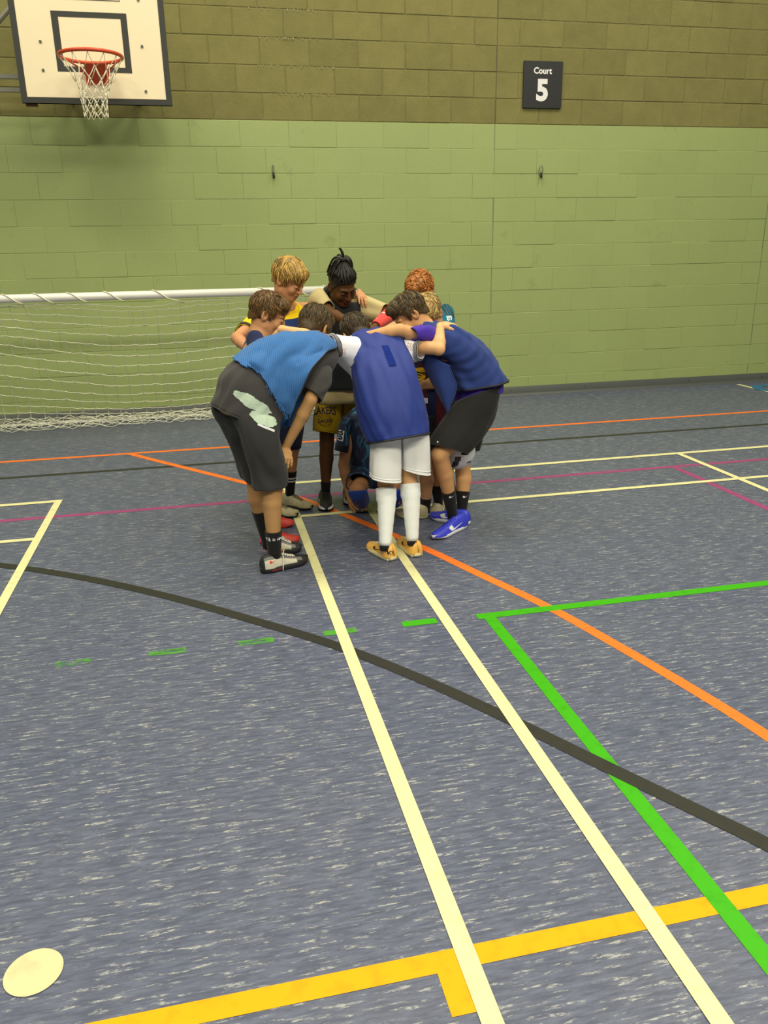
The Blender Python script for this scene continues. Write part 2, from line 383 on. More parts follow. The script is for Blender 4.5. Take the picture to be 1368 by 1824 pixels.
# ---------------------------------------------------------------- basketball backboard
M_bw = mat('cream_backboard', (250, 228, 172), .5, .04, 4); M_bk = mat('black_backboard_tape', (44, 44, 34), .55, .1); M_rim = mat('orange_rim', (214, 74, 28), .4, .1)
M_cord = mat('white_net_cord', (238, 226, 178), .8, .08); M_frame = mat('grey_steel_frame', (128, 124, 100), .5, .1); M_bolt = mat('bolt_head', (92, 86, 68), .5); M_brown = mat('brown_wood', (126, 88, 40), .7, .2)
BY = 2.15
bb = empty('basketball_backboard', (-1.12, BY, 2.69)); tag(bb, 'cream basketball backboard with black border and orange ring on the wall', 'basketball hoop')
mb = MB(); mb.box((-1.705, BY, 2.69), (-.545, BY + .035, 3.62)); obj('board', mb, M_bw, bb, smooth=False)
mb = MB()
for lo, hi in (((-1.705, 2.69), (-.545, 2.733)), ((-1.705, 3.577), (-.545, 3.62)), ((-1.705, 2.733), (-1.661, 3.577)), ((-.589, 2.733), (-.545, 3.577))): mb.box((lo[0] - .001, BY - .003, lo[1]), (hi[0] + .001, BY + .036, hi[1]))
obj('border', mb, M_bk, bb, smooth=False)
mb = MB()
for lo, hi in (((-1.405, 2.92), (-.838, 2.958)), ((-1.405, 3.302), (-.838, 3.341)), ((-1.405, 2.958), (-1.354, 3.302)), ((-.886, 2.958), (-.838, 3.302))): mb.box((lo[0], BY - .002, lo[1]), (hi[0], BY, hi[1]))
obj('target_square', mb, M_bk, bb, smooth=False)
mb = MB(); mb.box((-1.42, BY - .003, 3.428), (-.88, BY, 3.52)); pl = obj('label_plate', mb, M_bw, bb, smooth=False)
mb = MB(); 
for lo, hi in (((-1.42, 3.424), (-.88, 3.428)), ((-.88, 3.424), (-.876, 3.52)), ((-1.424, 3.424), (-1.42, 3.52))): mb.box((lo[0], BY - .0035, lo[1]), (hi[0], BY, hi[1]))
obj('plate_edge', mb, M_bk, pl, smooth=False)
for x, z in ((-1.507, 3.125), (-1.514, 2.925), (-.741, 3.114), (-.745, 2.79), (-.735, 3.44), (-1.5, 3.44)):
    mb = MB(); mb.tube([(x, BY + .01, z), (x, BY - .006, z)], .011, 10); obj('bolt', mb, M_bolt, bb, smooth=False)
RX, RY, RZ, RR = -1.108, 1.765, 2.955, .228
mb = MB(); mb.tube([(RX + RR * math.cos(t), RY + RR * math.sin(t), RZ) for t in np.linspace(0, 2 * math.pi, 48, endpoint=False)], .0135, 10, closed=True)
ring = obj('ring', mb, M_rim, bb)
mb = MB()   # bracket: sloping gusset plate and mounting flange
mb.add([(-1.19, BY - .16, RZ - .012), (-1.03, BY - .16, RZ - .012), (-1.055, BY - .004, 2.835), (-1.165, BY - .004, 2.835), (-1.19, BY - .16, RZ + .006), (-1.03, BY - .16, RZ + .006), (-1.02, BY - .004, RZ + .006), (-1.2, BY - .004, RZ + .006)],
       [(0, 1, 2, 3), (4, 7, 6, 5), (0, 4, 5, 1), (1, 5, 6, 2), (0, 3, 7, 4)])
mb.box((-1.2, BY - .008, 2.83), (-1.02, BY - .001, RZ + .02))
mb.tube([(RX - RR * .8, RY + RR * .45, RZ - .01), (RX - RR * .55, RY + RR * 1.0, RZ - .03), (-1.165, BY - .03, 2.87)], .007, 6); mb.tube([(RX + RR * .8, RY + RR * .45, RZ - .01), (RX + RR * .55, RY + RR * 1.0, RZ - .03), (-1.052, BY - .03, 2.87)], .007, 6)
obj('bracket', mb, M_rim, bb, smooth=False)
for x in (-1.17, -1.05):
    mb = MB(); mb.tube([(x, BY - .004, 2.945), (x, BY - .016, 2.945)], .009, 8); obj('bracket_bolt', mb, M_steel, bb)
# diamond net
rb = random.Random(3); levels = [(0, .222), (.10, .165), (.17, .128), (.225, .105), (.275, .097), (.325, .092), (.37, .088), (.41, .086)]; nn = 12
def hp(l, j):
    d, r = levels[l]; a = 2 * math.pi * (j + (.5 if l % 2 else 0)) / nn
    q = random.Random(l * 50 + j % nn)
    return Vector((RX - .012 * l / 7 + r * math.cos(a) + q.uniform(-.006, .006) * (l > 0), RY + r * math.sin(a), RZ - .012 - d + q.uniform(-.008, .008) * (l > 0)))
mb = MB()
for l in range(len(levels) - 1):
    for j in range(nn):
        for dj in ((0, -1) if l % 2 == 0 else (0, 1)):
            a, b = hp(l, j), hp(l + 1, j + dj); mid = (a + b) / 2 + Vector((0, 0, -.006)); mb.tube([a, mid, b], .0028, 5)
obj('net', mb, M_cord, bb)
fr = MB()
for z in (2.925, 2.828): fr.box((-3.4, 2.42, z - .016), (-1.25, 2.455, z + .016))
fr.tube([(-2.05, 2.44, 3.12), (-1.70, 2.44, 3.46), (-1.5, 2.44, 3.62)], .02, 8)
fr.box((-1.45, BY + .035, 2.78), (-1.40, 2.46, 2.83)); fr.box((-.85, BY + .035, 2.78), (-.80, 2.46, 2.83)); fr.box((-1.45, 2.42, 2.78), (-.80, 2.46, 2.85))
fr.box((-1.42, 2.45, 2.80), (-1.37, WY + .002, 2.85)); fr.box((-.86, 2.45, 2.80), (-.81, WY + .002, 2.85))
obj('mounting_frame', fr, M_frame, bb, smooth=False)
mb = MB(); mb.box((-1.685, BY + .036, 2.672), (-1.6, BY + .08, 2.72)); obj('wooden_spacer', mb, M_brown, bb, smooth=False)
# ---------------------------------------------------------------- five a side goal
M_post = mat('white_goal_tube', (246, 240, 208), .35, .05, 6); M_net = mat('goal_net_cord', (238, 232, 186), .8, .05)
GX0, GX1, GY, GZ = -4.2, .672, 1.85, 1.205
goal = empty('football_goal', ((GX0 + GX1) / 2, GY, 0)); tag(goal, 'white tubular five a side football goal with net against the wall', 'goal')
mb = MB(); mb.tube([(GX0, GY, GZ), (GX1, GY, GZ)], .034, 14); obj('crossbar', mb, M_post, goal)
for x in (GX0, GX1):
    mb = MB(); mb.tube([(x, GY, 0), (x, GY, GZ)], .034, 14); obj('post', mb, M_post, goal)
    mb = MB(); mb.tube([(x, GY, GZ - .02), (x, 2.2, GZ - .25), (x, 2.5, .6), (x, 2.62, .03), (x, GY, .022)], .014, 8); obj('side_frame', mb, M_post, goal)
mb = MB(); mb.tube([(GX0, 2.62, .02), (GX1, 2.62, .02)], .014, 8); obj('ground_bar', mb, M_post, goal)
def net_pt(u, v):
    "u 0..1 left to right, v 0..1 down the net from the crossbar to the floor"
    x = GX0 + (GX1 - GX0) * u
    path = [(1.86, 1.155), (1.94, 1.0), (2.06, .78), (2.22, .54), (2.42, .29), (2.60, .10), (2.61, .035)]
    t = v * (len(path) - 1); i = min(int(t), len(path) - 2); t -= i
    p0, p1 = path[max(i - 1, 0)], path[i]; p2, p3 = path[i + 1], path[min(i + 2, len(path) - 1)]
    y, z = (cr(p0[k], p1[k], p2[k], p3[k], t) for k in (0, 1))
    s = math.sin(math.pi * min(max((u - .0) / 1.0, 0), 1))                  # slack in the middle of the span
    s2 = max(0, (x + .9)) ; bell = math.sin(math.pi * min(1, v * 1.02)) ** .8
    z += bell * (.085 * max(0, x + .8) ** 1.25 + .15 * max(0, -1.25 - x) ** 1.15)
    top = .045 * math.exp(-((x + .95) / .35) ** 2) * (1 - v) ** 6
    z -= top; 
    return Vector((x + .10 * math.sin(v * 3.0) * (1 - u) * .6, min(y, WY - .03), max(z, .008)))
NU, NV = 42, 15
jit = random.Random(11); J2 = {}
def nj(i, j):
    if (i, j) not in J2: J2[(i, j)] = Vector((jit.uniform(-.009, .009), jit.uniform(-.008, .008), jit.uniform(-.006, .006)))
    return net_pt(i / NU, (j / NV)) + J2[(i, j)] * (0 if j in (0,) else 1)
mb = MB()
for j in range(NV + 1):
    pts = []
    for i in range(NU + 1):
        a = nj(i, j); pts.append(a)
        if i < NU:
            b = nj(i + 1, j); q = (a + b) / 2; q.z = max(.006, q.z - .006); pts.append(q)
    mb.tube(pts, .0036 if j else .0045, 4)
for i in range(NU + 1):
    pts = [nj(i, j) for j in range(NV + 1)]; mb.tube(pts, .0027, 4)
for r in range(9):      # spare net heaped along the floor in front of the ground bar
    y0 = 2.60 - .027 * r; z0 = .07 - .0066 * r; ph = jit.uniform(0, 6)
    pts = []
    for i in range(NU * 2 + 1):
        x = GX0 + (GX1 - GX0) * i / (NU * 2); pts.append((x, y0 - .10 * max(0, -1.35 - x) * 0 + .022 * math.sin(i * 1.3 + ph) + jit.uniform(-.012, .012) - .04 * math.sin((x + 4.2) * 1.1) * (r / 9), max(.005, z0 + .014 * math.sin(i * 2.1 + ph * 2) + jit.uniform(-.01, .012))))
    mb.tube(pts, .0032, 4)
for i in range(NU * 3):
    x = GX0 + (GX1 - GX0) * (i + jit.random()) / (NU * 3); y = jit.uniform(2.38, 2.56)
    mb.tube([(x, y, .01 + .1 * (y - 2.26)), (x + jit.uniform(-.05, .05), y + .09, .02 + .14 * (y - 2.26))], .003, 4)
# side netting at the right end
for j in range(1, NV):
    a = net_pt(1, j / NV); mb.tube([a, (a + Vector((GX1, GY, a.z))) / 2 + Vector((0, 0, -.02)), Vector((GX1, GY, a.z + .02))], .0024, 4)
obj('net', mb, M_net, goal)
mb = MB()
def wrap(x, gap=.34):
    pts = []
    for k in range(13):
        t = k / 12; a = math.radians(200 - 260 * t); pts.append((x + .11 * t, GY - .038 * math.cos(a) * 1.0, GZ + .038 * math.sin(a)))
    return pts
xs = [-3.9, -3.6, -3.3, -3.0, -2.7, -2.4, -2.04, -1.80, -1.54, -1.25, -.86, .02, .30, .58]
for k, x in enumerate(xs):
    pts = [(x + .02 + .16 * t, GY - .038 * math.sin(math.pi * (.12 + .75 * t)), GZ + .040 * math.cos(math.pi * (.05 + .95 * t))) for t in np.linspace(0, 1, 9)]
    pts = [(x - .02, GY + .036, GZ + .012)] + pts
    if k == 10: pts = pts[:-1] + [(x + .22, GY - .02, GZ - .05), (x + .27, GY + .01, GZ - .075)]
    mb = MB(); mb.tube(pts, .0042, 5); obj('lashing_rope', mb, M_cord, goal)
mb = MB(); mb.box((-1.045, 2.735, .008), (-1.0, WY - .006, .036)); mb.box((-1.04, 2.725, .012), (-1.012, 2.74, .03)); tag(obj('rubber_stop', mb, M_dark, smooth=False, loc=(-1.02, 2.75, 0)), 'small black rubber stop at the foot of the skirting behind the goal net', 'door stop')
# ---------------------------------------------------------------- measured joints, garment rings and sheets (metres)
DJ = {"A":{"head":[0.097,-1.22,1.157],"neck":[0.026,-1.28,1.088],"chest":[-0.098,-1.36,1.025],"waist":[-0.272,-1.45,0.958],"pelvis":[-0.353,-1.48,0.852],"shR":[0.11,-1.42,1.023],"elR":[0.015,-1.55,0.851],"wrR":[-0.111,-1.5,0.614],"shL":[0.089,-1.12,1.06],"elL":[0.239,-1.0,0.966],"wrL":[0.383,-0.9,0.947],"hipR":[-0.296,-1.53,0.795],"knR":[-0.184,-1.55,0.487],"anR":[-0.203,-1.56,0.09],"hipL":[-0.337,-1.41,0.783],"knL":[-0.261,-1.37,0.445],"anL":[-0.218,-1.36,0.071]},"B":{"head":[0.349,-1.0,1.091],"neck":[0.404,-1.12,1.071],"chest":[0.447,-1.25,0.987],"waist":[0.458,-1.42,0.81],"pelvis":[0.474,-1.46,0.736],"shL":[0.296,-1.24,1.05],"elL":[0.062,-1.36,1.124],"wrL":[-0.085,-1.36,1.168],"shR":[0.608,-1.2,1.047],"elR":[0.723,-1.32,1.035],"wrR":[0.759,-1.22,1.142],"hipL":[0.412,-1.46,0.728],"knL":[0.398,-1.46,0.387],"anL":[0.364,-1.57,0.067],"hipR":[0.544,-1.46,0.734],"knR":[0.524,-1.46,0.401],"anR":[0.516,-1.55,0.073]},"C":{"head":[0.631,-1.08,1.197],"neck":[0.719,-1.1,1.113],"chest":[0.84,-1.12,1.014],"waist":[1.004,-1.12,0.838],"pelvis":[1.033,-1.12,0.711],"shL":[0.71,-1.22,1.083],"elL":[0.532,-1.25,1.133],"wrL":[0.364,-1.2,1.106],"shR":[0.777,-0.95,1.076],"elR":[0.718,-0.8,1.017],"wrR":[0.67,-0.72,0.913],"hipL":[0.987,-1.2,0.649],"knL":[0.735,-1.3,0.474],"anL":[0.843,-1.2,0.09],"hipR":[1.084,-1.02,0.625],"knR":[0.956,-1.02,0.334],"anR":[0.933,-1.1,0.074]},"D":{"head":[0.047,-0.58,1.376],"neck":[0.006,-0.52,1.227],"chest":[-0.01,-0.5,1.081],"waist":[-0.01,-0.5,0.782],"pelvis":[-0.002,-0.5,0.748],"shR":[-0.15,-0.58,1.147],"elR":[-0.282,-0.85,1.086],"wrR":[-0.223,-1.0,1.031],"shL":[0.156,-0.42,1.193],"elL":[0.352,-0.34,1.239],"wrL":[0.474,-0.46,1.288],"hipR":[-0.069,-0.55,0.719],"knR":[-0.082,-0.62,0.391],"anR":[-0.118,-0.655,0.08],"hipL":[0.067,-0.48,0.707],"knL":[0.017,-0.55,0.382],"anL":[-0.012,-0.525,0.085]},"E":{"head":[0.359,-0.56,1.336],"neck":[0.365,-0.45,1.228],"chest":[0.356,-0.43,1.095],"waist":[0.333,-0.45,0.826],"pelvis":[0.321,-0.46,0.725],"shR":[0.236,-0.45,1.242],"elR":[0.265,-0.66,1.186],"wrR":[0.341,-0.85,1.148],"shL":[0.499,-0.45,1.224],"elL":[0.635,-0.58,1.162],"wrL":[0.498,-0.8,1.114],"hipR":[0.261,-0.48,0.714],"knR":[0.238,-0.5,0.383],"anR":[0.213,-0.54,0.096],"hipL":[0.394,-0.44,0.7],"knL":[0.391,-0.44,0.359],"anL":[0.379,-0.46,0.105]},"F":{"head":[-0.118,-1.02,1.217],"neck":[-0.171,-1.02,1.119],"chest":[-0.19,-1.02,1.017],"waist":[-0.244,-1.05,0.816],"pelvis":[-0.253,-1.06,0.698],"shR":[-0.194,-1.12,1.052],"elR":[-0.163,-1.12,0.917],"wrR":[-0.078,-1.0,0.914],"shL":[-0.139,-0.88,1.075],"elL":[-0.028,-0.8,1.016],"wrL":[0.089,-0.75,1.006],"hipR":[-0.259,-1.12,0.664],"knR":[-0.21,-1.12,0.367],"anR":[-0.219,-1.14,0.051],"hipL":[-0.236,-0.98,0.65],"knL":[-0.179,-0.95,0.352],"anL":[-0.196,-0.95,0.069]},"G":{"head":[0.87,-0.42,1.282],"neck":[0.955,-0.36,1.188],"chest":[1.006,-0.34,1.029],"waist":[1.031,-0.32,0.884],"pelvis":[1.032,-0.32,0.731],"shR":[0.938,-0.25,1.13],"elR":[0.819,-0.2,1.077],"wrR":[0.684,-0.3,1.055],"shL":[1.029,-0.42,1.118],"elL":[0.965,-0.55,1.015],"wrL":[0.848,-0.7,1.034],"hipR":[1.0,-0.3,0.701],"knR":[0.995,-0.32,0.386],"anR":[1.008,-0.32,0.075],"hipL":[1.071,-0.38,0.709],"knL":[1.068,-0.4,0.387],"anL":[1.07,-0.4,0.084]},"H":{"head":[0.804,-0.82,1.173],"neck":[0.843,-0.8,1.091],"chest":[0.837,-0.8,0.947],"waist":[0.808,-0.84,0.725],"pelvis":[0.796,-0.86,0.646],"shL":[0.713,-0.98,1.02],"elL":[0.818,-0.98,0.811],"wrL":[0.697,-1.0,0.795],"shR":[0.897,-0.65,1.027],"elR":[0.801,-0.55,0.988],"wrR":[0.666,-0.6,0.998],"hipL":[0.747,-0.9,0.623],"knL":[0.75,-0.95,0.315],"anL":[0.753,-0.95,0.053],"hipR":[0.849,-0.82,0.609],"knR":[0.842,-0.86,0.278],"anR":[0.854,-0.88,0.066]},"I":{"head":[0.487,-0.88,0.781],"neck":[0.501,-0.8,0.619],"chest":[0.493,-0.76,0.493],"waist":[0.526,-0.66,0.329],"pelvis":[0.55,-0.6,0.174],"shR":[0.338,-0.76,0.531],"elR":[0.293,-0.78,0.312],"wrR":[0.311,-0.84,0.139],"shL":[0.656,-0.76,0.51],"elL":[0.662,-0.8,0.318],"wrL":[0.618,-0.9,0.173],"hipR":[0.463,-0.6,0.181],"knR":[0.334,-0.98,0.206],"anR":[0.418,-0.74,0.061],"hipL":[0.63,-0.6,0.175],"knL":[0.574,-0.98,0.193],"anL":[0.581,-0.74,0.04]}}
HEADF = {"A":[0.5,0.62,-0.6],"B":[-0.15,0.75,-0.65],"C":[-0.75,0.05,-0.66],"D":[0.72,-0.5,-0.5],"E":[0.3,-0.78,-0.55],"F":[0.88,-0.1,-0.42],"G":[-0.35,-0.6,-0.7],"H":[-0.45,-0.5,-0.74],"I":[0.2,-0.75,-0.6]}
DHANDS = [["A","R",[-0.114,-1.6,0.503],[-0.3,0.8,-0.3],0.55,1],["A","L",[0.44,-0.85,0.891],[0,0.3,-1],0.4,1],["B","L",[-0.168,-1.16,1.066],[0.1,0.3,-1],0.5,1],["B","R",[0.864,-1.16,1.159],[0.2,0.3,-1],0.45,1],["C","L",[0.291,-1.14,1.068],[0.1,0.2,-1],0.4,1],["C","R",[0.659,-0.72,0.847],[-0.3,0.1,-1],0.4,1],["D","R",[-0.197,-1.1,0.998],[0.5,0.5,-0.6],0.4,1],["D","L",[0.505,-0.62,1.205],[-0.1,0.4,-0.9],0.45,1],["E","R",[0.378,-0.95,1.121],[0.1,-0.1,-1],0.4,1],["E","L",[0.44,-0.92,1.077],[-0.5,0.2,-1],0.5,1],["F","R",[0.056,-0.85,0.925],[0.3,0.3,-1],0.4,1],["F","L",[0.156,-0.72,0.984],[0.3,0.3,-1],0.4,1],["G","R",[0.582,-0.4,1.043],[-0.2,-0.3,-1],0.4,1],["G","L",[0.752,-0.8,1.047],[-0.2,-0.3,-1],0.4,1],["H","L",[0.618,-1.02,0.815],[0,1,0],0.5,1],["H","R",[0.573,-0.66,1.002],[0,-0.3,-1],0.4,1],["I","R",[0.316,-0.92,0.11],[0.7,0.2,-0.3],0.5,1],["I","L",[0.582,-1.0,0.136],[-0.3,0.5,-0.7],0.5,1]]
